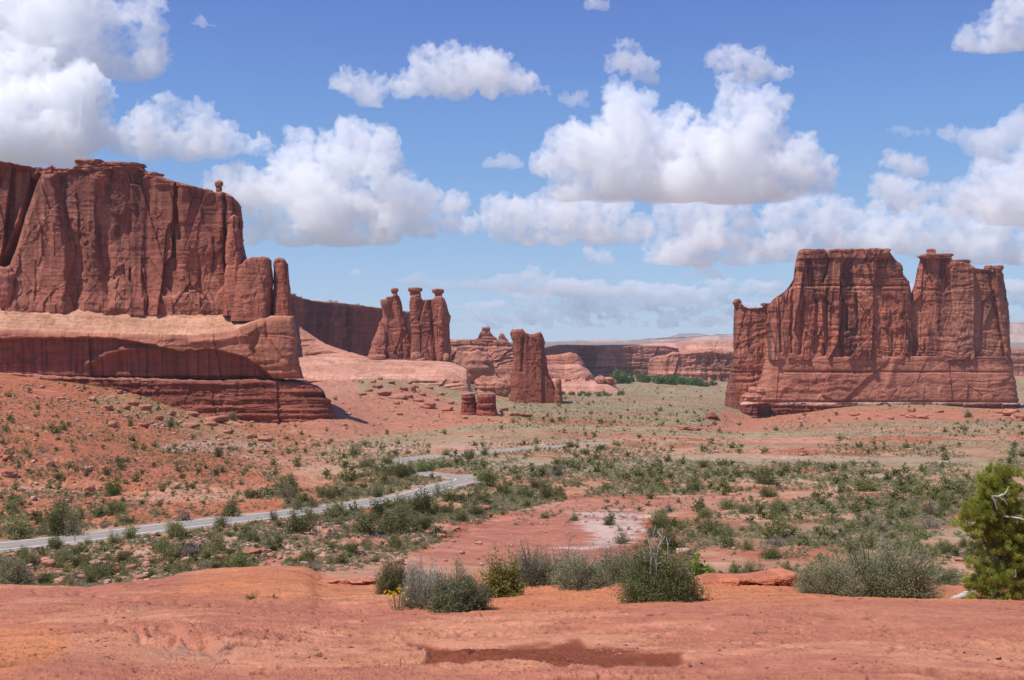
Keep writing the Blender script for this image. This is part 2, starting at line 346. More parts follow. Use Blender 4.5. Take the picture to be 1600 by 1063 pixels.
def slick_base(px, d):
    cd = CRD(px); cz = (HY-CRP(px))/F*cd
    z8 = -2.46; t = (d-8)/(cd-8)
    z = np.where(d < 8, -1.62+(z8+1.62)*(d/8), z8+(cz-z8)*t)
    over = np.maximum(d-cd, 0); z = z-over*1.1-over**2*.02-.0
    return z
def slick_detail(px, d):
    x = (px-800)/F*d; y = d
    lo = fbm2(x/3.2+7, y/2.2, 51, 3); z = lo*.16*sstep(6, 12, d)
    py = HY-slick_base(px, d)/d*F
    # low swells and the left dome
    for cx, cy, rx, ry, a in ((60, 1020, 180, 60, .12), (330, 985, 190, 45, .10), (120, 940, 200, 22, .10), (1400, 1010, 300, 60, .08), (760, 970, 220, 30, -.05), (420, 905, 130, 22, .12)):
        z = z+a*np.exp(-((px-cx)/rx)**2-((py-cy)/ry)**2)
    f = fbm2(x/1.5, y/.75+.4*fbm2(x/2, y/2, 57, 2), 53, 5)
    ed = sstep(.05, .3, fbm2(x/2.6, y/2.2, 58, 2)+.08)
    z = z+(ter(f, 8, .05)-f)*.24*ed
    f2 = fbm2(x/.5, y/.28, 61, 4); z = z+(ter(f2, 6, .08)-f2)*.075
    z = z+fbm2(x/.16, y/.10, 63, 3)*.012-.05*sstep(.42, .6, fbm2(x/.45+9, y/.12, 64, 3))
    for sx_, sy_, sd_, w_ in ((2.6, 1.0, 91, .022), (1.1, .42, 93, .03), (5., 1.6, 95, .012)):
        cr = fbm2(x/sx_+.3*vn2(x/.3, y/.2, sd_+1), y/sy_, sd_, 3); z = z-.035*np.exp(-(cr/w_)**2)*sstep(.0, .25, fbm2(x/2.1, y/1.5, sd_+5, 2))
    for pts, wd, dp in (([(170,985),(200,1003),(240,1018),(275,1012)], 5, .05), ([(235,1005),(265,1003),(300,1012),(360,1025)], 6, .06), ([(55,930),(120,935),(220,945),(300,955)], 4, .06), ([(330,950),(400,960),(470,964)], 3, .03), ([(415,1003),(440,998),(490,1000)], 4, .04), ([(390,940),(405,932),(440,935)], 4, .05), ([(1390,1030),(1440,1022),(1500,1030)], 3, .03), ([(1100,960),(1180,968)], 3, .02), ([(1180,1010),(1270,1030)], 3, .025), ([(650,1012),(735,1020),(760,1018)], 4, .04)):
        wv = 5*vn2(px/14, py/9, 65); z = z-dp*np.exp(-(polydist(px, py+wv, pts)/wd)**2)
    damp = sdpoly(px, py, DAMP); z = z-.035*sstep(-6, 8, damp+5*vn2(px/25, py/8, 67))
    return z, py, damp
DAMP = [(622,985),(690,996),(760,999),(880,996),(935,1000),(975,1014),(1060,1026),(1080,1037),(960,1042),(880,1041),(800,1033),(745,1034),(700,1042),(655,1040),(672,1024)]
def slick_z(px, d):
    a = np.asarray([px], float); b = np.asarray([d], float); return float((slick_base(a, b)+slick_detail(a, b)[0])[0])
px2 = SPX[:, None]; d2 = 1.2+(CRD(px2)-1.2)*SV[None, :]
px2 = px2+0*d2
zb = slick_base(px2, d2); dz, pyS, damp = slick_detail(px2, d2)
zS = zb+dz
xs = (px2-800)/F*d2; ys = d2
a1 = fbm2(xs/2.4, ys/1.6, 71, 4); a2 = fbm2(xs/.5, ys/.3, 73, 4); a3 = fbm2(xs/5, ys/2.5, 75, 3)
sc_ = np.broadcast_to(np.array((.46, .172, .104)), xs.shape+(3,)).copy()
sc_ = mix(sc_, (.56, .245, .138), sstep(-.1, .3, a1+.3*a2)*.8)
sc_ = mix(sc_, (.40, .145, .088), sstep(.05, .45, a3+.3*a2)*.6)
sand = np.maximum(np.maximum(sstep(-10, 20, sdpoly(px2, pyS, [(540,905),(1500,905),(1600,925),(1600,948),(1250,965),(1000,960),(760,950),(560,935)])+12*a1), sstep(-8, 15, sdpoly(px2, pyS, [(-200,1010),(60,990),(110,1010),(90,1045),(0,1075),(-200,1080)])+12*a1)), sstep(-8, 20, sdpoly(px2, pyS, [(240,935),(330,892),(480,892),(600,925),(560,940),(380,948)])+10*a1))
sc_ = mix(sc_, (.56, .205, .085), sand*(.65+.25*a2))
sc_ = mix(sc_, (.26, .20, .18), sstep(.30, .5, a1+.25*a2)*.22*sstep(0, 30, sdpoly(px2, pyS, [(200,950),(430,960),(420,1020),(220,1040)])+20))
dm = sstep(-4, 4, damp+6*vn2(px2/25, pyS/8, 67)+2*a2)
sc_ = mix(sc_, (.225, .062, .03), dm*1.0)
pit = sstep(.42, .56, fbm2(xs/.45+9, ys/.12, 64, 3))
sc_ = mix(sc_, (.17, .075, .055), pit*.75)
for sx_, sy_, sd_, w_ in ((2.6, 1.0, 91, .022), (1.1, .42, 93, .03), (5., 1.6, 95, .012)):
    cr = fbm2(xs/sx_+.3*vn2(xs/.3, ys/.2, sd_+1), ys/sy_, sd_, 3); sc_ = mix(sc_, (.24, .095, .06), np.exp(-(cr/w_)**2)*sstep(.0, .25, fbm2(xs/2.1, ys/1.5, sd_+5, 2))*.6)
sc_ = sc_*(1+.16*a2+.14*fbm2(xs/.12, ys/.08, 77, 3))[..., None]
sl = mesh_from("slickrock", np.stack([xs, ys, zS], -1), gridq(len(SPX), len(SV)), M_SLICK, sc_); tag(sl, kind='structure')
print("terrain", round(time.time()-T0, 1))
# ------------------------------------------------------------------ clouds: closed bodies of white scattering air, far out and high
def remesh(me, vox, name="c"):
    o = bpy.data.objects.new(name, me); COL.objects.link(o)
    m = o.modifiers.new("r", 'REMESH'); m.mode = 'VOXEL'; m.voxel_size = vox
    me2 = bpy.data.meshes.new_from_object(o.evaluated_get(bpy.context.evaluated_depsgraph_get())); bpy.data.objects.remove(o); return me2
def verts(me):
    co = np.empty(len(me.vertices)*3, np.float32); me.vertices.foreach_get('co', co); return co.reshape(-1, 3).astype(float)
def norms(me):
    co = np.empty(len(me.vertices)*3, np.float32); me.vertices.foreach_get('normal', co); return co.reshape(-1, 3).astype(float)
def setv(me, co): me.vertices.foreach_set('co', co.astype(np.float32).ravel()); me.update()
def cloud_mat(name, dens, col=(1, .988, .968)):
    m = bpy.data.materials.new(name); m.use_nodes = True; t = m.node_tree; t.nodes.remove(t.nodes['Principled BSDF'])
    v = t.nodes.new('ShaderNodeVolumeScatter'); v.inputs['Color'].default_value = (*col, 1); v.inputs['Density'].default_value = dens; v.inputs['Anisotropy'].default_value = 0.
    t.links.new(v.outputs[0], t.nodes['Material Output'].inputs['Volume']); return m
def cloud(label, blobs, D, base, seed, dens=3.3, vox=2.5, amps=((60, 16), (28, 10), (13, 7), (6, 4.2)), squash=1., depth=.8, group=None, kind=None, wisp=.6, name="cloud"):
    """blobs: (px, py, radius px[, vertical factor]) at depth D; base: row of the flat underside"""
    r_ = random.Random(seed); u = D/F; bm = bmesh.new()
    if kind is None and wisp:
        blobs = list(blobs); top_ = [b for b in blobs if b[1] < base-.3*b[2]]
        for _ in range(3*len(blobs)):
            b = r_.choice(top_ or blobs); an = r_.uniform(-.5, 3.64); rr_ = b[2]*r_.uniform(.10, .24); vy_ = b[3] if len(b) > 3 else 1.
            blobs.append((b[0]+math.cos(an)*b[2]*1.02, b[1]-math.sin(an)*b[2]*1.02*vy_, max(rr_, 2.5)))
    for b in blobs:
        px, py, r = b[:3]; vy = (b[3] if len(b) > 3 else 1.)*squash
        M = Matrix.Translation(((px-800)*u, D+r_.uniform(-.5, .5)*r*u, (HY-py)*u)) @ Matrix.Diagonal((r*u, r*u*depth, r*u*vy, 1))
        bmesh.ops.create_icosphere(bm, subdivisions=3, radius=1., matrix=M)
    me = bpy.data.meshes.new("c"); bm.to_mesh(me); bm.free()
    me = remesh(me, vox*1.6*u); zlo = (HY-base)*u
    def disp(me, wl, amp, k):
        co = verts(me); n = norms(me); p = co/(wl*u)
        v = 1-2*np.abs(vn3(p[:, 0], p[:, 1], p[:, 2], seed*7+k))*1.6
        f = np.clip((co[:, 2]-zlo)/(25*u), .2, 1)
        setv(me, co+n*(v*amp*u*f)[:, None])
    disp(me, *amps[0], 0); disp(me, *amps[1], 1); me = remesh(me, vox*u)
    disp(me, *amps[2], 2); disp(me, *amps[3], 3)
    co = verts(me); lo = co[:, 2] < zlo
    co[lo, 2] = zlo-(zlo-co[lo, 2])*.15+1.5*u*vn2(co[lo, 0]/(20*u), co[lo, 1]/(20*u), seed); setv(me, co)
    me = remesh(me, vox*.8*u)
    co = verts(me); c0 = co.mean(0); setv(me, co-c0)
    me.name = name; me.materials.clear(); me.materials.append(cloud_mat("cloud_air", dens/(100*u)))
    o = bpy.data.objects.new(name, me); o.location = c0; COL.objects.link(o)
    tag(o, label, "cloud" if kind is None else None, group, kind)
    return o
SMALL = ((26, 7), (13, 5), (7, 3.2), (4, 1.6))
cloud("huge grey bottomed cloud filling the top left corner", [(20,20,75),(90,40,75),(150,60,60),(200,95,38),(225,105,22),(140,100,45),(60,70,60),(-60,40,80),(190,30,35),(235,25,22),(215,60,22)], 9500, 122, 11, dens=3)
cloud("tall white cloud below the top left one, left edge of the sky", [(20,140,60),(80,150,58),(120,165,40),(40,210,60),(95,220,50),(130,215,30),(-50,200,80),(150,150,14)], 9000, 262, 12, dens=5)
cloud("rounded cloud with a pointed right end above the left cliff", [(272,196,32),(240,206,28),(310,210,32),(205,222,20),(180,214,14),(345,226,22),(380,232,15),(402,231,8),(235,235,22),(290,228,30)], 9000, 252, 13)
cloud("arched white cloud high left of centre with a hanging tail", [(708,105,32),(740,115,28),(670,112,28),(630,125,26),(590,130,22),(550,125,14),(535,122,8),(770,125,26),(800,138,20),(830,143,14),(856,145,9),(575,160,20),(588,180,12),(720,135,26)], 8500, 163, 14)
cloud("large heaped white cloud right of the left cliff", [(485,225,24),(515,215,18),(555,215,28),(575,235,28),(520,260,40),(590,280,48),(450,280,40),(400,320,40),(500,320,60),(560,330,55),(630,320,42),(675,325,26),(700,325,18),(715,322,8),(390,350,36),(460,355,42),(530,358,40),(600,355,35),(650,345,26),(360,300,25)], 9000, 384, 15, vox=2.6)
cloud("small ragged cloud above the largest cloud, upper middle", [(975,84,18),(960,95,14),(985,100,20),(1010,115,17),(1025,122,12),(990,118,12)], 8500, 133, 16, amps=SMALL, vox=2)
cloud("small rounded grey cloud with a tail, upper right of centre", [(1165,88,24),(1135,92,20),(1190,105,22),(1215,114,14),(1235,114,9),(1115,95,12),(1165,115,20)], 8500, 134, 17, amps=SMALL, vox=2)
cloud("largest heaped white cloud right of centre with two domes", [(965,165,32),(950,150,18),(1000,190,40),(1020,165,14),(1150,170,36),(1190,175,30),(1210,190,18),(1110,195,32),(930,220,42),(900,250,42),(870,275,30),(985,235,60),(1060,235,55),(1130,235,55),(1200,235,48),(1230,255,36),(1255,270,26),(1270,285,18),(1040,270,50),(1120,275,45),(1190,280,38),(950,285,42),(860,300,20),(1240,290,25),(1285,293,8),(1050,285,62),(1150,290,58),(970,285,50),(1100,250,60),(900,290,40),(1210,290,40),(1060,200,30),(1090,225,40)], 10000, 312, 18, vox=2.6)
cloud("white cloud with a flat base directly above the saddle topped tower", [(745,352,18),(775,340,18),(810,348,26),(840,352,28),(880,335,26),(910,345,30),(950,350,30),(975,355,24),(995,365,14),(870,365,28),(930,370,26),(790,365,16),(820,380,14)], 11000, 384, 19, vox=2.2)
cloud("puffy cloud hanging under the right half of the largest cloud", [(1060,335,26),(1090,330,26),(1130,330,28),(1150,345,25),(1060,365,28),(1110,370,38),(1170,370,28),(1040,395,28),(1090,398,30),(1150,395,32),(1200,390,24),(1015,402,14),(1175,350,14)], 12000, 414, 20, vox=2.2)
cloud("long low bank of white clouds behind the right towers", [(1215,345,18),(1245,335,22),(1275,330,18),(1290,350,24),(1325,340,20),(1350,352,26),(1390,355,28),(1430,350,26),(1470,352,28),(1500,360,22),(1240,370,28),(1300,375,30),(1370,378,30),(1440,378,30),(1500,385,28),(1230,400,24),(1560,380,40),(1610,385,40),(1530,420,30),(1600,430,36)], 14000, 408, 21, vox=2.6)
cloud("tall grey white cloud at the right edge of the sky", [(1600,300,50),(1560,290,36),(1530,310,26),(1490,305,22),(1450,300,20),(1415,302,18),(1390,300,12),(1570,330,36),(1620,340,50),(1530,330,20),(1600,255,30)], 11000, 352, 22, vox=2.4, dens=3)
cloud("thin wedge shaped veil of cloud at the right edge", [(1600,205,44,.7),(1560,212,36,.65),(1520,214,28,.55),(1480,213,22,.45),(1440,209,16,.4),(1405,207,14,.3),(1385,206,10,.25),(1560,240,34,.7),(1610,250,40,.8),(1530,235,20,.7)], 12000, 285, 23, dens=2.2, amps=((60, 7), (30, 4), (14, 2.5), (7, 1.5)))
cloud("small puff of cloud left of the grey white one at the right edge", [(1415,258,20),(1440,265,15),(1395,255,14),(1380,254,8),(1425,250,14)], 10000, 276, 24, amps=SMALL, vox=2)
cloud("grey cloud in the top right corner", [(1575,50,36),(1545,62,24),(1605,35,45),(1590,15,30),(1525,65,14),(1640,50,50)], 8500, 90, 25, dens=3)
cloud("little puff of cloud at the top edge right of centre", [(930,6,13),(918,8,9),(943,10,9)], 8500, 17, 26, amps=SMALL, vox=1.8)
cloud("small isolated puff at mid height left of the largest cloud", [(785,250,12),(770,255,9),(803,255,10),(760,258,6),(812,258,6)], 10000, 263, 27, amps=SMALL, vox=1.6)
cloud("two lobed puff under the flat based white cloud", [(928,396,12),(940,402,10),(950,410,9),(918,398,8)], 12000, 416, 28, amps=SMALL, vox=1.6)
cloud("small peaked cloud under the puffy cloud, left of the right towers", [(1098,420,12),(1085,428,10),(1112,430,12),(1070,432,8),(1125,434,7)], 12000, 436, 29, amps=SMALL, vox=1.6)
cloud("tiny cloud low in the sky left of the three capped towers", [(560,424,9),(550,427,6),(571,426,6)], 12000, 430, 30, amps=SMALL, vox=1.4, dens=3)
cloud("tiny cloud under the right end of the large heaped cloud", [(668,361,9),(656,363,6),(680,362,7)], 12000, 366, 31, amps=SMALL, vox=1.4, dens=3)
cloud("thin faint cloud wisp near the top left, right of the corner cloud", [(318,37,12,.6),(305,38,8,.6),(332,41,8,.5)], 9000, 46, 32, amps=SMALL, vox=1.6, dens=3)
cloud("faint ragged wisp between the arched cloud and the largest cloud", [(900,155,14,.7),(880,158,10,.6),(915,165,10,.7),(892,165,10,.5)], 9000, 172, 33, amps=SMALL, vox=1.8, dens=2)
cloud("small grey cloud riding on the low veil of cloud", [(840,425,14,.7),(825,430,10,.6),(858,431,10,.6)], 13000, 437, 34, amps=SMALL, vox=1.6, dens=3)
# low veil and the broken field near the skyline: nobody could count these
rv = random.Random(77)
cloud(None, [(640+k*26, 436+8*math.sin(k*.7)+k*.9, 24, .28) for k in range(14)]+[(760+k*30, 446+k*2, 28, .35) for k in range(8)], 20000, 470, 35, dens=2.2, kind='stuff', name="cloud_veil", amps=((60, 4), (30, 3), (14, 2), (7, 1.2)))
fld = []
for k in range(420):
    y = 440+72*rv.random()**.8; x = rv.uniform(690, 1200) if rv.random() < .7 else rv.uniform(1380, 1640)
    if x < 800 and y < 475: continue
    r = rv.uniform(7, 22)*(1.15-(y-440)/110)
    for q in range(3): fld.append((x+rv.uniform(-1.2, 1.2)*r, y+rv.uniform(-.12, .12)*r, r*rv.uniform(.5, 1), .34))
cloud(None, fld, 24000, 530, 36, dens=4.5, kind='stuff', name="cloud_field", vox=1.5, amps=((22, 2.2), (11, 2.0), (6, 1.5), (3, .8)))
# the cloud that shades the far cliff: it hangs above the frame
t = 1250/SDIR.z; cxs = (SDIR.x*t+170, SDIR.y*t+2560, 1250.)
bm = bmesh.new()
for (a, b, r) in ((0, 0, 150), (-90, 60, 110), (70, 150, 120), (-30, -150, 110), (10, 250, 110)):
    bmesh.ops.create_icosphere(bm, subdivisions=3, radius=1., matrix=Matrix.Translation((a, b, 0)) @ Matrix.Diagonal((r*.85, r*1.2, r*.5, 1)))
me = bpy.data.meshes.new("cloud"); bm.to_mesh(me); bm.free(); me = remesh(me, 14); me.materials.clear(); me.materials.append(cloud_mat("cloud_air", .2))
o = bpy.data.objects.new("cloud", me); o.location = cxs; COL.objects.link(o); tag(o, "high overhead cloud whose shadow lies on the distant cliff at the valley head", "cloud")
print("clouds", round(time.time()-T0, 1))

# ------------------------------------------------------------------ the air of the valley
bm = bmesh.new(); bmesh.ops.create_cube(bm, size=1., matrix=Matrix.Translation((0, 7300, 60)) @ Matrix.Diagonal((30000, 17400, 480, 1)))
me = bpy.data.meshes.new("haze"); bm.to_mesh(me); bm.free(); m = bpy.data.materials.new("haze"); m.use_nodes = True; t = m.node_tree; t.nodes.remove(t.nodes['Principled BSDF'])
v = t.nodes.new('ShaderNodeVolumePrincipled'); v.inputs['Color'].default_value = (.80, .88, 1, 1); v.inputs['Density'].default_value = HAZE; v.inputs['Anisotropy'].default_value = 0.
t.links.new(v.outputs[0], t.nodes['Material Output'].inputs['Volume']); me.materials.append(m)
o = bpy.data.objects.new("haze", me); COL.objects.link(o); tag(o, kind='stuff')

# ------------------------------------------------------------------ rock walls and towers
def wall_relief(qx, qy, seed, flute=4., slab=3., strata=1., fine=.8, sx=1., sy=1., crack=1.5):
    """outward relief in photo pixels"""
    wx = 7*fbm2(qx/40/sx, qy/60/sy, seed+1, 3); wy = 9*fbm2(qx/50/sx, qy/40/sy, seed+2, 3)
    X = (qx+wx)/sx; Y = (qy+wy)/sy
    r = flute*(1-2*np.abs(vn2(X/55, Y/260, seed+3)))*.9+flute*.35*(1-2*np.abs(vn2(X/13, Y/160, seed+4)))
    X1 = (qx+.22*wx)/sx; Y1 = (qy+.3*wy)/sy
    f1, f2, h, cx, cy = worley(X1/42, Y1/190, seed+5)
    r = r+slab*2.0*(h-.5)*2-crack*.3*np.exp(-((f2-f1)/.015)**2)+slab*1.2*cx*(h*7 % 1-.5)*2
    f1, f2, h, cx, cy = worley(X1/15+5, Y1/44, seed+6)
    msk = sstep(-.05, .12, vn2(X/70, Y/60, seed+8)+.3*vn2(X/20, Y/30, seed+14))
    r = r+msk*(slab*.75*(h-.5)*2-crack*.2*np.exp(-((f2-f1)/.05)**2)+slab*.5*cx*(h*7 % 1-.5)*2)
    f1, f2, h, cx, cy = worley(X1/5+9, Y1/9, seed+7)
    r = r+sstep(.15, .4, vn2(X/40+7, Y/40, seed+13))*slab*.35*(h-.5)*2
    s = vn2(Y/7+.02*X, X/160, seed+9)+.6*vn2(Y/3.2, X/90, seed+10); r = r+strata*s*(.35+.65*sstep(-.2, .3, vn2(X/80, Y/30, seed+11)))
    return r+fine*fbm2(X/4, Y/5, seed+12, 4)
def wall_color(qx, qy, seed, rel=None, base=C_RED, dark=C_VARN, pale=C_PALE, streak=.6, band=.25, palew=.35):
    n = fbm2(qx/45, qy/60, seed+21, 3); st = fbm2(qx/5+2*vn2(qy/30, qx/40, seed), qy/95, seed+22, 4); st2 = fbm2(qx/14, qy/160, seed+23, 3)
    f1, f2, h, cx, cy = worley((qx+4*n)/34, (qy+6*n)/90, seed+5)
    c = np.broadcast_to(np.asarray(base, float), qx.shape+(3,)).copy()
    c = mix(c, pale, np.clip(palew*(sstep(-.1, .5, n)*.8+.9*(h-.35)), 0, 1))
    c = mix(c, dark, np.clip(streak*sstep(.04, .38, st*.7+st2*.6+.2*n), 0, .9))
    b = vn2(qy/6+.6*n, qx/200, seed+24)+.5*vn2(qy/2.5, qx/100, seed+25)
    return c*(1+band*.5*b+.22*(h-.5)+.10*vn2(qx/2.5, qy/4, seed+26))[..., None]
def slab(name, mat, Df, Th, top, bot, left, right, nx, nz, relief=None, color=None, capcolor=None, topb=None, pw=5., lean=0., rnd=2., jit=1.2, seed=1, capn=10, captex=1.0, parent=None, tjit=1.0, backlean=.0):
    """a thick free-standing rock: silhouette in photo pixels at real depth Df (number or function of px), thickness Th (m)"""
    Dfun = Df if callable(Df) else (lambda p: np.full(np.shape(p), float(Df)))
    top = pl(top) if isinstance(top, list) else top; bot = pl(bot) if isinstance(bot, list) else (lambda p, b=bot: np.full(np.shape(p), float(b)))
    le = pl(left) if isinstance(left, list) else (lambda p, b=left: np.full(np.shape(p), float(b)))
    ri = pl(right) if isinstance(right, list) else (lambda p, b=right: np.full(np.shape(p), float(b)))
    s = np.linspace(-1, 1, nx); s = np.sign(s)*(1-(1-np.abs(s))**1.5)*.45+s*.55; s = s/np.max(np.abs(s))
    j1 = lambda p, k: jit*(1.6*vn2(p/13., 0*p, seed+k)+.8*np.round(1.5*vn2(p/5., 0*p+3, seed+k+1))/1.5+.5*vn2(p/2.2, 0*p, seed+k+2))
    LE = lambda py: le(py)+j1(py, 31); RI = lambda py: ri(py)+j1(py, 41)
    tt = lambda p: top(p)+tjit*(.8*vn2(p/6., 0*p, seed+51)+.5*np.round(1.2*vn2(p/3., 0*p, seed+52)))
    u = (s+1)/2
    pT = lerp(le(float(np.min(top(np.linspace(le(500.), ri(500.), 50))))), ri(500.), u) if False else lerp(np.full(nx, float(le(bot(0.)*0+top((le(450.)+ri(450.))/2)))), float(ri(top((le(450.)+ri(450.))/2))), u)
    for _ in range(25):
        yT = tt(pT); pT = .5*pT+.5*lerp(LE(yT), RI(yT), u)
    yT = tt(pT)
    pm = lerp(le(yT.mean()), ri(yT.mean()), u); yB = bot(pm)
    yB = np.maximum(yB, yT+.5)
    v = np.linspace(0, 1, nz)
    py = yB[:, None]+(yT-yB)[:, None]*v[None, :]
    px = lerp(LE(py), RI(py), u[:, None])
    De = Dfun(pm)[:, None]+0*py
    hf = (1-np.abs(s)**pw)**(1/pw)
    # normal of the front curve
    cx = (pm-800)/F*Dfun(pm); cy = Dfun(pm); tx_ = np.gradient(cx); ty_ = np.gradient(cy); q = np.hypot(tx_, ty_)+1e-9
    q = np.where(q < 1e-6, 1, q); nX = ty_/q; nY = -tx_/q                     # towards the camera
    rel = (relief(px, py) if relief else 0*px)*(De/F)*hf[:, None]
    H = (yB-yT)/F*De[:, 0]
    up = v[None, :]*H[:, None]
    rr = np.minimum(rnd*De/F, .45*H[:, None]); tt_ = np.clip((up-(H[:, None]-rr))/np.maximum(rr, 1e-6), 0, 1)
    if not callable(Df):                                                        # straight walls run back along one bearing
        lr = float(le(520.)), float(ri(520.)); ex = (lr[1] if lr[0]+lr[1] < 1600 else lr[0]) if lr[0] > -400 or lr[1] < 780 else 800
        nX = np.full_like(nX, -(ex-800)/F); nY = np.full_like(nY, -1.)
    sil = Th/2*(1-hf)[:, None]+lean*up                                           # depth at which this part of the outline stands
    De0 = De; De = De+sil*(-nY[:, None])
    back = Th/2*(1-hf)[:, None]+lean*up+rr*(1-np.sqrt(np.maximum(1-tt_**2, 0)))*.9-rel*(1-.6*tt_)
    X = (px-800)/F*De-nX[:, None]*(back-sil); Y = De0-nY[:, None]*back; Z = (HY-py)/F*De
    # cap and back
    bk = (Th/2*(1+hf))
    v2 = np.linspace(0, 1, capn+1)[1:]
    b0 = back[:, -1]; bend = np.maximum(bk, b0+.02*Th)
    s0 = sil[:, -1]+rr[:, -1]*.9; bb = s0[:, None]+(bend-s0)[:, None]*v2[None, :]+(b0-s0)[:, None]*(1-v2[None, :])**5
    zT = Z[:, -1]
    if topb is not None: zb_ = zT+((HY-pl(topb)(pT))/F*(De0[:, -1]+Th)-zT)*hf
    else: zb_ = zT
    if topb is not None:
        kq = np.exp(-np.linspace(-2, 2, 51)**2); kq /= kq.sum(); zS_ = np.convolve(np.pad(zT, 25, 'edge'), kq, 'valid')
    else: zS_ = zT
    zc = zS_[:, None]+(zb_-zS_)[:, None]*v2[None, :]+(zT-zS_)[:, None]*(1-v2[None, :])**5
    cn = fbm2(px[:, -1:]/9, v2[None, :]*Th*F/De[:, :1]/9, seed+61, 4)*2.2*captex*De[:, :1]/F
    cn = cn+captex*1.2*De[:, :1]/F*vn2(zc/De[:, :1]*F/4., px[:, -1:]/80, seed+62)
    zc = zc+cn*np.sin(np.pi*np.clip(v2, 0, .98))[None, :]
    cX = (px[:, -1:]-800)/F*De[:, -1:]-nX[:, None]*(bb-sil[:, -1:]); cY = De0[:, -1:]-nY[:, None]*bb
    vb = np.linspace(1, 0, 10)[1:]
    zB = np.minimum(Z[:, 0], zc[:, -1]-.25*Th); zk = zB[:, None]+(zc[:, -1]-zB)[:, None]*vb[None, :]
    pxb = px[:, ::-1][:, np.linspace(0, nz-1, 10).astype(int)[1:]]
    kb = bend[:, None]+backlean*(zc[:, -1:]-zk)
    kX = (pxb-800)/F*De[:, :1]-nX[:, None]*(kb-sil[:, :1]); kY = De0[:, :1]-nY[:, None]*kb
    V = np.concatenate([np.stack([X, Y, Z], -1), np.stack([cX, cY, zc], -1), np.stack([kX, kY, zk], -1)], 1)
    c = color(px, py) if color else np.broadcast_to(C_RED, px.shape+(3,))
    cc = capcolor(np.broadcast_to(px[:, -1:], cn.shape), v2[None, :]*Th*F/De[:, :1]+0*cn) if capcolor else np.broadcast_to(c[:, -1:, :], cn.shape+(3,))*(1+.25*fbm2(px[:, -1:]/12, v2[None, :]*8, seed+63, 3))[..., None]
    kc = np.broadcast_to(c[:, :1, :], pxb.shape+(3,))
    C = np.concatenate([c, cc, kc], 1)
    C = C*np.array((1.05, .925, .86))
    lo = V.reshape(-1, 3); base = (float((lo[:, 0].min()+lo[:, 0].max())/2), float(lo[:, 1].min()+Th/2), float(lo[:, 2].min()))
    Q = gridq(V.shape[0], V.shape[1])[:, ::-1]
    return mesh_from(name, V, Q, mat, C, loc=base, parent=parent, smooth=False)
def lump(name, mat, px, py, d, rx, ry, rz=None, seed=1, sub=5, flat=.0, rough=.18, base=C_RED, pale=C_PALE, parent=None, strata=.05, rot=0., pw=2.6, cut=.85, rock=None, link=True):
    """a boulder or dome: centre pixel, half sizes in photo pixels at depth d"""
    bm = bmesh.new(); bmesh.ops.create_icosphere(bm, subdivisions=sub, radius=1.0)
    me = bpy.data.meshes.new("t"); bm.to_mesh(me); bm.free()
    n = len(me.vertices); co = np.empty(n*3, np.float32); me.vertices.foreach_get('co', co); co = co.reshape(-1, 3).astype(float)
    Q = np.empty(len(me.polygons)*3, np.int32); me.polygons.foreach_get('vertices', Q); Q = Q.reshape(-1, 3); bpy.data.meshes.remove(me)
    r = (np.abs(co)**pw).sum(1)**(-1/pw); c = co*r[:, None]
    k = rough*(fbm3(co[:, 0]*1.5, co[:, 1]*1.5, co[:, 2]*1.5, seed, 4)*1.0+.8*(np.abs(vn3(co[:, 0]*2.3, co[:, 1]*2.3, co[:, 2]*2.3, seed+5))-.3))
    k = k+strata*vn3(0*co[:, 0], 0*co[:, 0], co[:, 2]*7, seed+9)+strata*.6*vn3(0*co[:, 0], 0*co[:, 0], co[:, 2]*16, seed+10)
    c = c*(1+k)[:, None]
    if flat: c[:, 2] = np.where(c[:, 2] > cut, cut+(c[:, 2]-cut)*(1-flat), c[:, 2])
    s = d/F; rz = rz or rx
    ca, sa = math.cos(rot), math.sin(rot)
    V = np.stack([c[:, 0]*rx*s, c[:, 1]*rz*s, c[:, 2]*ry*s], 1)
    V = np.stack([V[:, 0]*ca-V[:, 2]*sa, V[:, 1], V[:, 0]*sa+V[:, 2]*ca], 1)
    x, y, z = P(px, py, d); V = V+np.array((x, y, z))
    nn = fbm3(co[:, 0]*2, co[:, 1]*2, co[:, 2]*3, seed+3, 3)
    C = mix(np.broadcast_to(np.asarray(base, float), (n, 3)).copy(), pale, sstep(-.2, .4, nn)*.5)
    C = C*(1+.2*vn3(0*nn, 0*nn, co[:, 2]*6+nn, seed+4))[:, None]
    C = C*np.array((1., .87, .82))
    return mesh_from(name, V, Q, mat, C, loc=(x, y, z-ry*s), parent=parent, link=link)

def blob(qx, qy, cx, cy, rx, ry): return np.exp(-((qx-cx)/rx)**2-((qy-cy)/ry)**2)
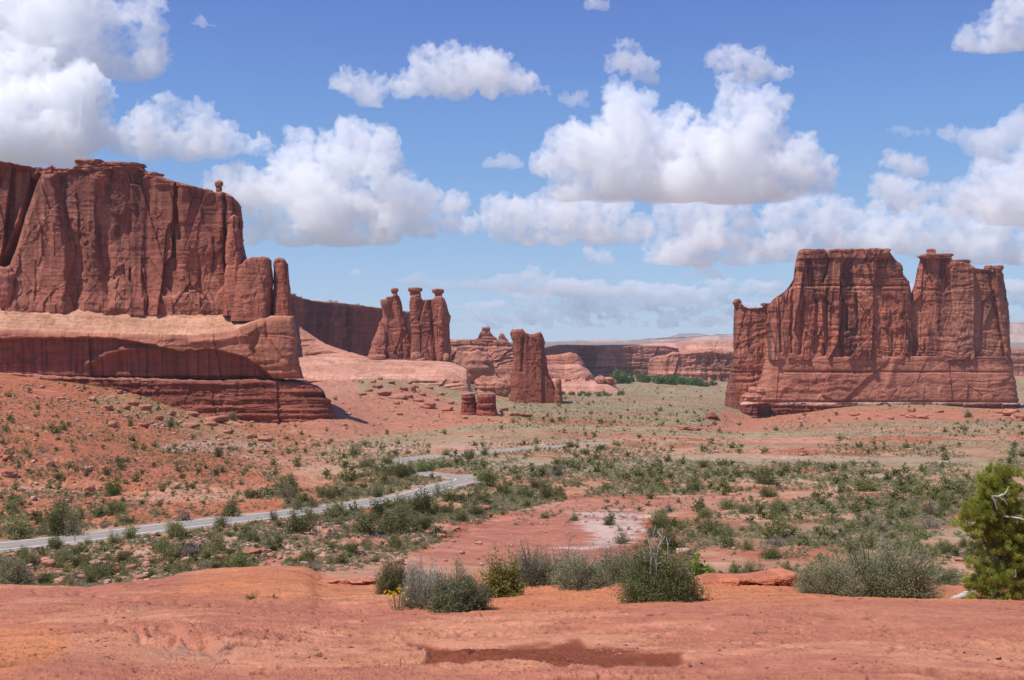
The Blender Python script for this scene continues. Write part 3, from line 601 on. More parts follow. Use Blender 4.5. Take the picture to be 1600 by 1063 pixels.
# ---- left cliff: dark layered foot, plinth with alcoves, upper wall, fins, balanced rock
def relA0(x, y): return 1.6*vn2(y/4+.5*fbm2(x/40, y/20, 3, 3), x/120, 101)*1.8+2.2*vn2(y/10+fbm2(x/60, y/30, 4, 3), x/150, 102)+wall_relief(x, y, 103, 1.5, 2.5, 1.2, 1.0, .8, .35)+10*sstep(606, 650, y)
def colA0(x, y):
    c = wall_color(x, y, 105, None, (.25, .085, .058), (.13, .048, .040), (.34, .14, .10), .3, .5, .4)
    return mix(c, (.42, .20, .145), sstep(-6, 0, -(y-(592+4*vn2(x/50, 0*x, 106))))*.7)
cliff = slab("cliff_foot", M_CLIFF, 622, 60, [(-420,584),(0,584),(60,587),(150,592),(250,593),(330,596),(400,594),(470,597),(500,606),(512,618)], 690, -420, [(594,470),(598,486),(604,500),(612,508),(618,502),(624,514),(640,522),(690,540)], 620, 90, relA0, colA0, seed=110, rnd=3, pw=3.5, jit=1.6, capcolor=lambda a, b: wall_color(a, b, 111, None, (.43, .22, .16), C_RED, C_PALE, .0, .2))
LIP = [(-420,515),(0,516),(100,519),(200,522),(300,524),(360,518),(385,508),(400,500),(420,496),(456,494),(460,497)]
AL = [(-440,528),(0,530),(80,527),(150,528),(215,534),(250,541),(285,549),(320,545),(345,548),(380,556),(405,572),(425,589),(440,620),(-440,620)]
def relA1(x, y):
    s = sdpoly(x, y+1.5*vn2(x/9, 0*x, 121), AL)
    r = wall_relief(x, y, 120, 1.2, 1.6, 1.2, .6, 1.6, 1., .7)-11*sstep(-1, 3, s)-4*sstep(3, 40, s)
    r = r+3*sstep(520, 560, y)*(1-sstep(0, 3, s))
    r = r-3*np.exp(-((y-509-2*vn2(x/60, 0*x, 122))/2.2)**2)*(x < 390)
    r = r+7*blob(x, y, 440, 560, 34, 60)-5*np.exp(-(polydist(x, y, [(402,497),(404,520),(395,545),(415,590)])/4)**2)
    r = r-4*np.exp(-(polydist(x, y, [(415,495),(418,530),(440,560)])/3)**2)
    r = r+9*np.exp(-(polydist(x, y, [(138,568),(165,554),(195,546),(250,546)])/8)**2)
    r = r-4*np.exp(-(polydist(x, y, [(330,515),(365,512),(390,505),(403,496)])/3)**2)+4*np.exp(-(polydist(x, y, [(300,534),(345,531),(385,524),(405,510)])/5)**2)
    return r-9*np.exp(-((y-591)/2.6)**2)
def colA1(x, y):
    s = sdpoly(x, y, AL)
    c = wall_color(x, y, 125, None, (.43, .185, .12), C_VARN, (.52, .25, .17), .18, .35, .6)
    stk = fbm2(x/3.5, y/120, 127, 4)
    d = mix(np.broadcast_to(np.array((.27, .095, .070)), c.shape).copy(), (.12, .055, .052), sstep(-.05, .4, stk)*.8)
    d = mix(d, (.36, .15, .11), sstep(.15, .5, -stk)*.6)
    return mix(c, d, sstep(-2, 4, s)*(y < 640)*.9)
capA1 = lambda a, b: wall_color(a, b*3, 128, None, (.50, .285, .185), C_RED, (.58, .36, .25), .0, .35, .5)
plinth = slab("cliff_plinth", M_CLIFF, 630, 34, LIP, 592, -420, [(494,458),(510,462),(530,464),(560,468),(592,474)], 640, 130, relA1, colA1, capcolor=capA1, topb=[(-420,468),(0,470),(100,474),(240,482),(380,487),(405,489),(456,491)], seed=130, rnd=9, pw=9, capn=44, captex=1.5, jit=.8)
CLEFT = [(62,272),(50,300),(38,335),(22,390),(8,425),(-6,440),(-14,425),(0,395),(22,345),(34,300),(42,272)]
def relA2(x, y):
    r = wall_relief(x, y, 140, 2.6, 3.9, .7, .7, 1.5, 1.3, 2.2)
    base = sstep(400, 485, y)
    r = r+7*base*(x > 5)+2*base
    r = r-50*sstep(-3, 10, sdpoly(x, y, CLEFT))-30*(1-sstep(-14, 6, x-52+(y-272)*.37))*(1-sstep(415, 445, y))
    r = r+15*sstep(-2, 12, sdpoly(x, y, [(64,266),(90,268),(98,320),(112,400),(116,500),(5,500),(0,450),(28,372),(50,305)])+3*vn2(x/14, y/18, 148))
    r = r-16*blob(x, y, 205, 365, 38, 105)+8*blob(x, y, 150, 330, 18, 160)+6*sstep(272, 277, x+2*vn2(y/20, 0*x, 149))*(1-sstep(380, 430, y))
    r = r-7*blob(x, y, 325, 330, 28, 42)+6*sstep(0, 3, sdpoly(x, y, [(204,424),(214,412),(228,420),(230,500),(204,500)]))
    r = r+7*sstep(0, 5, sdpoly(x, y, [(228,500),(236,452),(262,462),(300,452),(330,470),(352,440),(376,420),(392,500)])+3*vn2(x/7, y/9, 147))
    r = r-9*np.exp(-(polydist(x, y, [(160,290),(158,340),(163,400),(172,470)])/7)**2)
    r = r-6*np.exp(-(polydist(x, y, [(97,280),(100,320),(103,350)])/5)**2)
    r = r+6*blob(x, y, 187, 330, 14, 22)-4*blob(x, y, 200, 345, 10, 25)+5*np.exp(-(polydist(x, y, [(180,400),(185,440),(175,485)])/16)**2)
    for pts, wd, dp in (([(274,285),(277,360),(280,372)], 2.2, 6), ([(352,300),(352,350),(353,430),(356,490)], 2.5, 8), ([(360,335),(366,420)], 3, -4), ([(205,420),(207,482)], 1.6, 5), ([(225,430),(226,465)], 1.6, 4), ([(310,400),(316,480)], 2, 4), ([(120,300),(128,420),(118,480)], 2, 3), ([(60,410),(60,470)], 1.5, 3), ([(230,290),(228,420)], 4, 3)):
        r = r-dp*np.exp(-(polydist(x+2*vn2(y/14, x/30, 143), y, pts)/wd)**2)
    cap = 1-sstep(0, 26, y-top2(x)); r = r+cap*(3.5*np.round(1.3*vn2(y/6+.3*vn2(x/40, 0*x, 145), x/200, 144))+1)
    r = r+5*sstep(455, 480, y+6*vn2(x/18, 0*x, 146))
    return r
TOPA2 = [(-420,235),(0,250),(20,253),(40,257),(70,262),(80,258),(90,265),(112,263),(125,252),(140,250),(155,254),(165,258),(170,256),(195,254),(215,258),(226,267),(250,275),(285,286),(320,294),(335,299),(352,300),(362,306),(372,316),(378,324)]
top2 = pl(TOPA2)
def colA2(x, y):
    c = wall_color(x, y, 150, None, (.34, .128, .088), (.11, .050, .048), (.48, .22, .15), .72, .16, .8)
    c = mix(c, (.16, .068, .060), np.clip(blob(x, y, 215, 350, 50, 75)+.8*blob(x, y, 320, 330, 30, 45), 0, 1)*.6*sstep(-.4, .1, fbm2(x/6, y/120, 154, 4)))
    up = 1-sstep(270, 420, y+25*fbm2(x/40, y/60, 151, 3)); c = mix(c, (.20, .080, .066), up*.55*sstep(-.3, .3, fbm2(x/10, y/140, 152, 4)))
    c = mix(c, (.44, .195, .13), sstep(300, 400, y)*(1-sstep(110, 170, x))*(x > 5)*.45)
    c = mix(c, (.27, .20, .21), blob(x, y, 105, 300, 10, 26)*.5*sstep(-.2, .3, fbm2(x/5, y/20, 153, 3)))
    return mix(c, (.42, .19, .13), (1-sstep(2, 9, y-top2(x)))*.5)
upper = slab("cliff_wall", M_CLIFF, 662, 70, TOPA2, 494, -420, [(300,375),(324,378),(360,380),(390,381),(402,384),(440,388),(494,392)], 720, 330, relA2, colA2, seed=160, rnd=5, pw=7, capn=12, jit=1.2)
tag(upper, "huge sheer red cliff filling the left of the view, with a balanced knob on top", "cliff")
par(cliff, upper); par(plinth, upper)
for q in (cliff, plinth): q.location = q.location
def relF(seed): return lambda x, y: wall_relief(x, y, seed, 2.2, 2.0, .5, .6, .8, .9, 1.2)+5*sstep(440, 495, y)
colF = lambda seed: (lambda x, y: wall_color(x, y, seed, None, (.36, .135, .092), (.17, .065, .055), (.44, .19, .13), .45, .12, .5))
f1_ = slab("fin", M_CLIFF, 640, 34, [(366,440),(372,415),(380,410),(384,404),(392,402),(410,401),(420,402),(425,408)], 502, [(402,374),(440,368),(502,360)], [(402,424),(440,427),(502,424)], 110, 130, relF(171), colF(172), seed=173, rnd=5, pw=4, jit=.7, parent=upper)
f2_ = slab("fin", M_CLIFF, 642, 26, [(426,412),(430,404),(436,402),(443,403),(450,412),(453,420)], 502, [(402,427),(450,427),(502,424)], [(402,449),(420,451),(460,454),(502,458)], 70, 130, relF(175), colF(176), seed=177, rnd=7, pw=3.5, jit=.6, parent=upper)
pil = slab("pillar", M_CLIFF, 648, 18, [(355,345),(360,337),(368,336),(374,342)], 494, [(340,355),(494,348)], [(340,374),(400,378),(494,384)], 50, 110, relF(178), colF(179), seed=180, rnd=4, pw=3, jit=.8, parent=upper)
lump("buttress_knob", M_CLIFF, 8, 450, 655, 13, 32, 10, seed=181, parent=upper, rough=.15, base=(.42, .18, .125))
for k, (a, b, c_, d_, e) in enumerate(((142, 259, 20, 10, 16), (195, 263, 28, 9, 18), (168, 264, 14, 7, 14), (100, 270, 14, 7, 12), (240, 276, 14, 6, 12))):
    lump("cap_rock", M_CLIFF, a, b, 668, c_, d_, e, seed=185+k, parent=upper, flat=.3, strata=.10, rough=.25, base=(.36, .15, .105), cut=.6, pw=4)
kn = lump("balanced_knob", M_CLIFF, 342, 288, 672, 6, 5.5, 6, seed=191, parent=upper, sub=4, base=(.36, .15, .105)); lump("knob_stem", M_CLIFF, 342, 297, 672, 4.5, 6, 5, seed=192, parent=upper, sub=4)
# ---- right towers
SGR = 1090
def relR1(x, y):
    r = wall_relief(x, y, 200, 2.3, 4.0, 1.1, .7, .9, .9, 2.0)
    r = r+3.2*(np.round(1.2*vn2(y/8, x/200, 201)))*(1-sstep(400, 470, y))
    r = r-6*np.exp(-(polydist(x+2*vn2(y/10, x/30, 202), y, [(1294,392),(1293,420),(1287,440)])/2)**2)
    r = r+3*sstep(446, 449, y)-3.5*np.exp(-((y-447)/1.8)**2)
    for pts, wd, dp in (([(1292,455),(1291,520),(1290,555)], 3, 6), ([(1238,455),(1236,550)], 2.2, 6), ([(1218,460),(1220,550)], 2, 5), ([(1253,470),(1250,552)], 2.5, 5), ([(1339,460),(1338,520)], 1.8, 5), ([(1277,470),(1276,552)], 4, 5), ([(1300,490),(1296,550)], 4, 4), ([(1395,520),(1394,555)], 2, 4), ([(1318,470),(1310,540)], 2, 3)):
        r = r-dp*np.exp(-(polydist(x+1.5*vn2(y/9, x/30, 203), y, pts)/wd)**2)
    return r+3*sstep(480, 556, y)
def colR(seed):
    def f(x, y):
        c = wall_color(x, y, seed, None, (.365, .14, .09), (.105, .048, .046), (.52, .24, .16), .75, .22, .75)
        up = 1-sstep(430, 500, y+22*fbm2(x/30, y/40, seed+7, 3)); c = mix(c, (.20, .078, .062), up*.45*sstep(-.35, .2, fbm2(x/9, y/60, seed+8, 4)))
        return c
    return f
TOPR1 = [(1196,486),(1203,474),(1212,466),(1222,458),(1232,452),(1238,446),(1242,430),(1245,404),(1247,392),(1262,390),(1280,389),(1291,391),(1293,398),(1296,391),(1310,389),(1340,389),(1365,388),(1390,389),(1392,402),(1396,408),(1406,411),(1408,424),(1413,432),(1420,438),(1423,452)]
r1 = slab("tower_wall", M_CLIFF, SGR, 60, TOPR1, 562, [(385,1246),(402,1245),(430,1241),(448,1236),(456,1226),(468,1208),(480,1199),(562,1196)], [(388,1391),(404,1396),(412,1407),(430,1413),(440,1421),(470,1424),(562,1426)], 460, 300, relR1, colR(205), seed=206, rnd=3, pw=6, jit=.9, tjit=.6)
TOPR2 = [(1402,520),(1408,500),(1416,478),(1424,455),(1431,432),(1436,410),(1440,399),(1448,397),(1460,398),(1470,399),(1486,402),(1489,407),(1505,408),(1513,411),(1526,419),(1540,421),(1551,424),(1562,419),(1566,424),(1568,440)]
def relR2(x, y):
    r = wall_relief(x, y, 220, 1.6, 3.4, 1.1, .7, .9, .9, 1.6)
    r = r+3*np.round(1.2*vn2(y/7, x/150, 221))*(1-sstep(410, 440, y))
    r = r-4*np.exp(-(polydist(x+1.5*vn2(y/9, x/30, 222), y, [(1546,425),(1552,460),(1560,500),(1570,555)])/3)**2)+3*sstep(480, 556, y)
    r = r+4*np.exp(-(polydist(x, y, [(1432,440),(1420,500),(1410,556)])/9)**2)-4*blob(x, y, 1480, 470, 10, 60)
    return r
r2 = slab("tower_wall", M_CLIFF, SGR+2, 60, TOPR2, 562, [(395,1440),(410,1436),(432,1431),(455,1424),(478,1416),(520,1405),(562,1399)], [(416,1566),(440,1570),(470,1575),(520,1578),(562,1580)], 400, 290, relR2, lambda x, y: mix(colR(225)(x, y), (.42, .21, .15), sstep(430, 500, y+14*fbm2(x/30, y/40, 226, 3))*(x > 1470)*.55), seed=227, rnd=3, pw=5, jit=.8, tjit=.5)
tag(r1, "broad flat topped red sandstone tower, larger of the pair at the right", "rock tower"); tag(r2, "tapering red sandstone tower at the far right with small knobs on its top", "rock tower")
r1.name = "rock_tower"; r2.name = "rock_tower"
def relR0(x, y):
    r = wall_relief(x, y, 230, .8, 1.6, .8, .6, 1.6, .9, .6)+5*sstep(560, 628, y)
    r = r-4*np.exp(-((y-581-.002*(x-1300))/1.5)**2)*sstep(-.4, .1, vn2(x/60, 0*x, 231))-4*np.exp(-((y-628)/2)**2)
    al = [(1215,628),(1225,608),(1260,594),(1300,590),(1340,596),(1365,628)]
    r = r-2*sstep(-3, 9, sdpoly(x, y, al)+4*vn2(x/15, y/12, 233))-1.5*sstep(-3, 9, 4*vn2(x/15, y/12, 234)+sdpoly(x, y, [(1400,628),(1410,600),(1450,588),(1490,598),(1505,628)]))
    r = r+7*blob(x, y, 1190, 620, 20, 40)+3*np.exp(-(polydist(x, y, [(1400,560),(1393,580),(1388,600)])/6)**2)
    return r
def colR0(x, y):
    c = wall_color(x, y, 235, None, (.45, .20, .135), (.20, .085, .070), (.50, .245, .165), .22, .25, .6)
    st = sstep(-2, 6, sdpoly(x, y, [(1215,628),(1225,606),(1260,592),(1300,588),(1340,594),(1365,628)])+8*vn2(x/18, y/10, 237))*.35+sstep(-2, 6, sdpoly(x, y, [(1400,628),(1410,598),(1450,586),(1490,596),(1505,628)])+8*vn2(x/18, y/10, 239))*.3
    c = mix(c, (.21, .085, .066), st*sstep(-.4, .2, fbm2(x/8, y/18, 236, 3)))
    wa = (1-sstep(2, 16, y-558+10*fbm2(x/6, y/40, 238, 3)))*(x > 1450)
    return mix(c, (.22, .09, .078), wa*.7)
r0 = slab("tower_base", M_CLIFF, SGR-3, 70, [(1160,600),(1175,585),(1190,566),(1196,557),(1300,557),(1500,557),(1580,558),(1584,566)], 632, [(557,1196),(575,1192),(600,1186),(632,1172)], [(557,1582),(580,1584),(632,1591)], 480, 110, relR0, colR0, seed=240, rnd=3, pw=7, jit=.8, tjit=.3)
rb = slab("tower_foot", M_CLIFF, SGR-8, 84, [(1156,633),(1170,630),(1400,629),(1592,630)], 668, 1157, 1594, 400, 60, lambda x, y: 1.8*vn2(y/3.5+.4*vn2(x/30, 0*x, 3), x/90, 241)*1.6+wall_relief(x, y, 242, 1.2, 2, 1, 1, .6, .3), lambda x, y: mix(wall_color(x, y, 243, None, (.23, .08, .058), (.13, .05, .042), (.33, .135, .10), .3, .5, .4), (.52, .40, .34), (1-sstep(3, 5.5, y-628))*sstep(-.5, 0, vn2(x/40, 0*x, 249))*.8), seed=244, rnd=1.5, pw=7, jit=.5, tjit=.2, capcolor=lambda a, b: wall_color(a, b, 111, None, (.52, .38, .32), C_PALE, C_PALE, .1, .2))
par(r0, r1); par(rb, r1)
r3 = slab("rock_tower", M_CLIFF, SGR+36, 45, [(1146,476),(1149,470),(1158,473),(1164,480),(1175,482),(1191,481),(1195,474),(1205,475),(1220,474)], 640, [(470,1148),(560,1145),(590,1140),(612,1135),(640,1130)], 1235, 170, 230, lambda x, y: wall_relief(x, y, 250, 2.6, 2.2, 1.2, .7, .8, .9, 1.4)+2.5*np.round(1.2*vn2(y/7, x/150, 251))*(1-sstep(480, 505, y))-3*np.exp(-((y-582)/1.6)**2)+5*sstep(584, 640, y), lambda x, y: mix(colR(252)(x, y), (.36, .15, .11), .35), seed=253, rnd=2, pw=4, jit=.8, tjit=.4)
tag(r3, "low narrow shoulder tower of dark red rock joined to the left of the broad tower", "rock tower")
for k, (a, b, c_, d_, own) in enumerate(((1455, 401, 17, 4, r2), (1455, 394, 5.5, 5.5, r2), (1477, 399.5, 10, 3.2, r2), (1500, 409, 14, 3, r2), (1545, 419, 5.5, 4.5, r2), (1560, 419, 6, 4.8, r2), (1152, 473, 6.5, 3.6, r3), (1152, 470, 4, 3, r3), (1198, 476, 8, 2.6, r3), (1262, 394, 11, 5, r1), (1281, 394, 8, 5, r1), (1306, 394, 10, 5, r1), (1330, 394, 12, 5, r1), (1372, 396, 17, 8, r1))):
    lump("cap_rock", M_CLIFF, a, b, SGR+8 if own is not r3 else SGR+44, c_, d_, max(8, c_*.8), seed=255+k, parent=own, sub=4, flat=.3, strata=.08, rough=.22, base=(.36, .145, .10), cut=.6, pw=4)
lump("foot_dome", M_CLIFF, 1183, 612, SGR-16, 13, 7, 12, seed=270, parent=r1, base=(.47, .22, .155), pale=(.55, .30, .21)); lump("foot_dome", M_CLIFF, 1175, 621, SGR-20, 14, 7, 12, seed=271, parent=r1, base=(.47, .22, .155), pale=(.55, .30, .21))
ob = slab("rock_outcrop", M_CLIFF, 860, 25, [(1098,660),(1103,652),(1112,647),(1120,650),(1124,656)], 676, 1097, 1126, 50, 40, lambda x, y: 2*vn2(y/3, x/60, 275)+wall_relief(x, y, 276, 1, 2, 1, 1, .5, .4), lambda x, y: wall_color(x, y, 277, None, (.24, .08, .055), C_VARN, C_RED, .3, .4), seed=278, pw=3, jit=.6)
tag(ob, "small dark red outcrop on the slope left of the right hand towers", "rock outcrop")
# ---- three capped towers on the pale bench
relG = lambda sd: (lambda x, y: wall_relief(x, y, sd, 2.4, 2.2, .7, .6, .5, .55, 1.6)+4*sstep(520, 565, y))
colG = lambda sd: (lambda x, y: wall_color(x, y, sd, None, (.335, .125, .088), (.14, .058, .05), (.42, .185, .13), .45, .15, .55))
g1 = slab("rock_tower", M_CLIFF, 1165, 24, [(596,500),(598,478),(600,470),(604,464),(612,463),(616,460),(620,460),(625,466),(629,478),(632,492),(636,508),(641,522)], 570, [(465,600),(480,598),(496,597),(505,592),(520,587),(540,580),(555,574),(570,566)], [(462,622),(470,627),(490,631),(510,636),(535,642),(570,650)], 120, 190, relG(301), colG(302), seed=303, rnd=4, pw=3.2, jit=.7, tjit=.4)
g2 = slab("rock_tower", M_CLIFF, 1155, 26, [(637,500),(639,478),(640,470),(643,462),(656,460),(658,466),(661,469),(672,468),(677,467),(681,463),(690,462),(695,468),(699,478),(702,490),(704,496)], 570, [(462,640),(480,639),(500,640),(530,643),(570,640)], [(462,692),(475,698),(490,702),(495,704.5),(500,702),(570,705)], 150, 200, lambda x, y: relG(305)(x, y)-8*np.exp(-(polydist(x, y, [(674,467),(676,500),(681,562)])/4)**2)-3*np.exp(-(polydist(x, y, [(663,470),(655,500)])/2)**2)+3*np.exp(-(polydist(x, y, [(690,470),(692,520),(690,560)])/6)**2), colG(306), seed=307, rnd=3, pw=3.6, jit=.6, tjit=.4)
tag(g1, "leftmost of three capped towers on the pale bench, one small knob on its thin neck", "rock tower"); tag(g2, "double red tower on the pale bench carrying two wide cap rocks on necks", "rock tower")
GB = (.35, .14, .10)
for own, (a, b, c_, d_, sd) in ((g1, (616.5, 454.2, 5.6, 5.2, 311)), (g1, (618, 461.5, 3.2, 3.6, 312)), (g1, (602, 474, 7, 8, 313)), (g2, (649, 453, 11, 4.6, 314)), (g2, (649, 460, 8.5, 4.5, 315)), (g2, (684.5, 455, 9.2, 4.8, 316)), (g2, (685, 462, 5.5, 4.5, 317)), (g2, (650, 470, 9, 9, 318))):
    lump("cap_rock" if d_ in (5.2, 4.6, 4.8) else "neck", M_CLIFF, a, b, 1168, c_, d_, max(c_*.9, 5), seed=sd, parent=own, sub=4, flat=.5, base=GB, rough=.14, cut=.6)
for k, (a, b, c_, d_) in enumerate(((590, 560, 14, 6), (650, 558, 8, 8), (657, 564, 10, 5), (697, 560, 5, 7))):
    lump("foot_boulder", M_CLIFF, a, b, 1148, c_, d_, c_*.8, seed=320+k, parent=(g1 if a < 640 else g2), sub=4, base=(.45, .21, .145))
# dark wall behind them, set back in its own shade
DW = lambda p: 1240+(np.asarray(p, float)-440)*1.9
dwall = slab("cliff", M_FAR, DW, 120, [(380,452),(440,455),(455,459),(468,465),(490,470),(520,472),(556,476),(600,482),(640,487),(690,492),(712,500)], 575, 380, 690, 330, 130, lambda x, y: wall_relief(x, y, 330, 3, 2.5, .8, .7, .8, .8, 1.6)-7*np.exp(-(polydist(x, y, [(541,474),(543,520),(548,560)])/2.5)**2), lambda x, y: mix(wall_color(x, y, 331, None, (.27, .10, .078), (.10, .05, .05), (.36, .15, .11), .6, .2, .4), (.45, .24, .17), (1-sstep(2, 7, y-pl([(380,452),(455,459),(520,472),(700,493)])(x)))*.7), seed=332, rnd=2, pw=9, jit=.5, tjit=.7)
tag(dwall, "long dark shaded cliff running back behind the three capped towers", "cliff")
dome = slab("rock_dome", M_CLIFF, 1195, 60, [(430,490),(455,503),(466,510),(490,527),(507,539),(520,543),(540,550),(560,556),(580,560),(600,563)], 585, 430, 610, 170, 60, lambda x, y: wall_relief(x, y, 340, .6, 1, 1.2, .5, 1.5, .4, .4)-4*np.exp(-(polydist(x, y, [(470,535),(500,532),(530,552),(480,556)])/3)**2), lambda x, y: wall_color(x, y, 341, None, (.50, .255, .18), C_RED, (.57, .33, .25), .15, .3, .5), seed=342, lean=.9, rnd=6, pw=8, jit=.3, tjit=.3)
tag(dome, "smooth pale slickrock slope between the big left cliff and the three capped towers", "slickrock dome")
bench = slab("rock_bench", M_CLIFF, 1050, 95, [(440,588),(470,590),(520,592),(600,593),(660,592),(700,590),(715,594),(728,602)], 632, [(560,440),(632,440)], [(580,712),(592,722),(602,732),(615,737),(632,739)], 280, 60, lambda x, y: wall_relief(x, y, 345, .8, 1.2, 1.4, .6, 1.5, .5, .5)-4*np.exp(-((y-598)/1.5)**2)*sstep(-.1, .2, vn2(x/25, 0*x, 346)), lambda x, y: wall_color(x, y, 347, None, (.52, .275, .195), C_RED, (.62, .39, .31), .2, .45, .6), topb=[(440,556),(575,561),(640,563),(704,565),(730,570)], seed=348, rnd=5, pw=8, capn=30, capcolor=lambda a, b: wall_color(a, b*2.5, 349, None, (.52, .28, .20), C_RED, (.61, .38, .30), .0, .4, .6), lean=.5, jit=.4)
tag(bench, "pale banded slickrock bench under the three capped towers", "slickrock bench")
# ---- lone tower with a saddle top, its small neighbour, the twin red pedestal in front
sh = slab("rock_tower", M_CLIFF, 1010, 30, [(798,524),(801,518),(806,516),(816,516),(822,520),(829,524),(834,523),(840,520),(845,519),(848,524),(851,534)], 632, [(516,800),(528,798),(534,801),(560,802),(590,799),(610,797),(632,793)], [(519,846),(530,850),(560,853),(588,858),(605,868),(632,880)], 150, 210, lambda x, y: wall_relief(x, y, 350, 2, 1.6, .5, .5, .5, .7, 1)+3*sstep(560, 628, y)-4*np.exp(-(polydist(x, y, [(817,530),(816,580)])/2.5)**2), lambda x, y: mix(wall_color(x, y, 351, None, (.315, .115, .080), (.13, .055, .048), (.42, .19, .13), .5, .15, .45), (.33, .115, .078), sstep(575, 600, y)*.6), seed=352, rnd=4, pw=4, jit=.7, tjit=.3)
tag(sh, "lone dark red tower with a saddle shaped top standing in the valley centre", "rock tower")
lump("cap_rock", M_CLIFF, 802, 521, 1020, 4.5, 6, 8, seed=353, sub=4, parent=sh, base=GB)
s2_ = slab("small_tower", M_CLIFF, 1005, 12, [(868,600),(870,594),(874,592),(877,595),(879,604)], 632, [(592,869),(632,866)], [(592,877),(632,880)], 40, 60, lambda x, y: wall_relief(x, y, 355, 1, 1.5, .5, .6, .4, .4, .6), colG(356), seed=357, pw=2.6, rnd=4, jit=.4)
tag(s2_, "small upright rock knob touching the right foot of the saddle topped tower", "rock")
def relP(sd): return lambda x, y: 1.5*vn2(y/3.2+.4*vn2(x/12, 0*x, sd), x/40, sd+1)*(1-.7*sstep(636, 644, y))*1.5+wall_relief(x, y, sd+2, 1.2, 1.6, .6, .6, .4, .3, .8)+3*sstep(638, 655, y)
colP = lambda sd: (lambda x, y: mix(wall_color(x, y, sd, None, (.27, .088, .058), (.14, .05, .042), (.35, .14, .10), .35, .4, .4), (.42, .24, .18), (1-sstep(1, 4, y-616))*.7))
pa = slab("pedestal_rock", M_CLIFF, 800, 18, [(720,618),(724,616),(738,615),(744,618)], 660, [(615,722),(640,721),(660,718)], [(615,743),(660,746)], 60, 90, relP(360), colP(361), seed=362, pw=3, rnd=1.5, jit=.7, tjit=.3)
pb = slab("pedestal_rock", M_CLIFF, 792, 20, [(745,618),(750,616),(765,615),(774,617),(776,620)], 662, [(615,746),(660,743)], [(615,775),(640,777),(662,781)], 70, 90, relP(365), colP(366), seed=367, pw=3, rnd=1.5, jit=.7, tjit=.3)
tag(pa, "left half of the low layered dark red pedestal in front of the saddle topped tower", "rock"); tag(pb, "right half of the low layered dark red pedestal, wider and a little nearer", "rock")
# ---- benches and cliffs behind
colB = lambda sd, b=(.43, .205, .15), st=.3: (lambda x, y: wall_color(x, y, sd, None, b, (.17, .08, .07), (.56, .32, .245), st, .55, .6))
fa = slab("rock_bench", M_FAR, 1560, 120, [(680,532),(705,531),(745,531),(790,532),(799,537),(806,544),(820,548)], 606, 680, [(530,795),(545,812),(606,830)], 200, 110, lambda x, y: wall_relief(x, y, 370, 1, 2.2, 2.0, .7, .7, .3, .8)-3*np.exp(-((y-541)/2)**2)+8*sstep(550, 600, y), colB(371), seed=372, pw=6, rnd=1.5, jit=.8, tjit=.3, lean=.35)
tag(fa, "banded pale red bench behind, between the capped towers and the saddle topped tower", "rock bench")
hat = slab("rock_pinnacle", M_FAR, 1600, 22, [(743,530),(747,527),(750,520),(753,516),(754,511.5),(765,511),(766,515),(764,518),(767,522),(772,526),(776,529)], 534, 743, 777, 70, 40, lambda x, y: 1.2*vn2(y/3, x/50, 375)+wall_relief(x, y, 376, .6, 1.2, .6, .6, .4, .3, .5), colB(377, (.38, .19, .15)), seed=378, pw=2.6, rnd=1, jit=.5, tjit=.3)
tag(hat, "hat shaped pinnacle on the skyline bench left of the saddle topped tower", "rock pinnacle"); lump("cap_rock", M_FAR, 759.5, 513, 1608, 6.5, 2.4, 6, seed=379, sub=4, parent=hat, flat=.5, base=(.33, .16, .12))
h2 = slab("rock_pinnacle", M_FAR, 1600, 14, [(778,530),(780,525),(782,521.5),(786,521.5),(789,526),(793,531)], 534, 778, 794, 40, 24, lambda x, y: wall_relief(x, y, 381, .6, 1.2, .6, .6, .4, .3, .5), colB(382, (.38, .19, .15)), seed=383, pw=2.4, rnd=1, jit=.3, tjit=.2)
tag(h2, "small stubby pinnacle right of the hat shaped one on the skyline bench", "rock pinnacle")
for k, (a, b, rx, ry, d, t) in enumerate(((727, 566, 17, 17, 1400, "knobbly pale rock dome just right of the double capped tower"), (748, 574, 24, 25, 1300, "pale cracked rock dome behind the twin pedestal"), (764, 606, 20, 17, 1140, "dark arched boulder dome left of the saddle topped tower"), (786, 606, 12, 14, 1130, "small rounded rock tucked against the saddle topped tower"), (735, 548, 20, 8, 1450, "low ridge of rounded rock high on the bench by the capped towers"))):
    tag(lump("rock_dome", M_FAR, a, b, d, rx, ry, rx*.9, seed=390+k, rough=.22, base=(.42, .20, .145), pale=(.53, .30, .225), strata=.04), t, "rock dome")
fb = slab("rock_dome", M_FAR, 1500, 80, [(835,560),(850,557),(870,556),(882,554),(893,551.5),(902,554),(908,561),(914,570)], 577, 835, [(552,905),(577,917)], 110, 50, lambda x, y: 1.5*vn2(y/3, x/80, 401)+wall_relief(x, y, 402, .6, 1.2, 1.2, .6, .8, .3, .5)+5*sstep(558, 572, y), colB(403, (.40, .175, .12), .2), seed=404, pw=4, rnd=6, jit=.3, tjit=.2)
tag(fb, "rounded red dome on the bench right of the saddle topped tower", "rock dome")
fc = slab("rock_bench", M_FAR, 1440, 110, [(830,572),(905,571),(914,575),(924,582),(931,592),(934,600)], 606, 830, [(570,912),(585,926),(606,936)], 150, 60, lambda x, y: wall_relief(x, y, 410, .8, 1.2, 1.2, .6, .8, .4, .5)-5*sstep(0, 4, sdpoly(x, y, [(912,606),(914,592),(920,586),(930,590),(936,606)]))-3*sstep(0, 3, sdpoly(x, y, [(878,602),(884,592),(893,592),(898,602)])), colB(411, (.52, .275, .205), .15), seed=412, pw=5, rnd=6, lean=.5, jit=.4, tjit=.2)
tag(fc, "pale sloping bench with small alcoves right of the saddle topped tower", "rock bench")
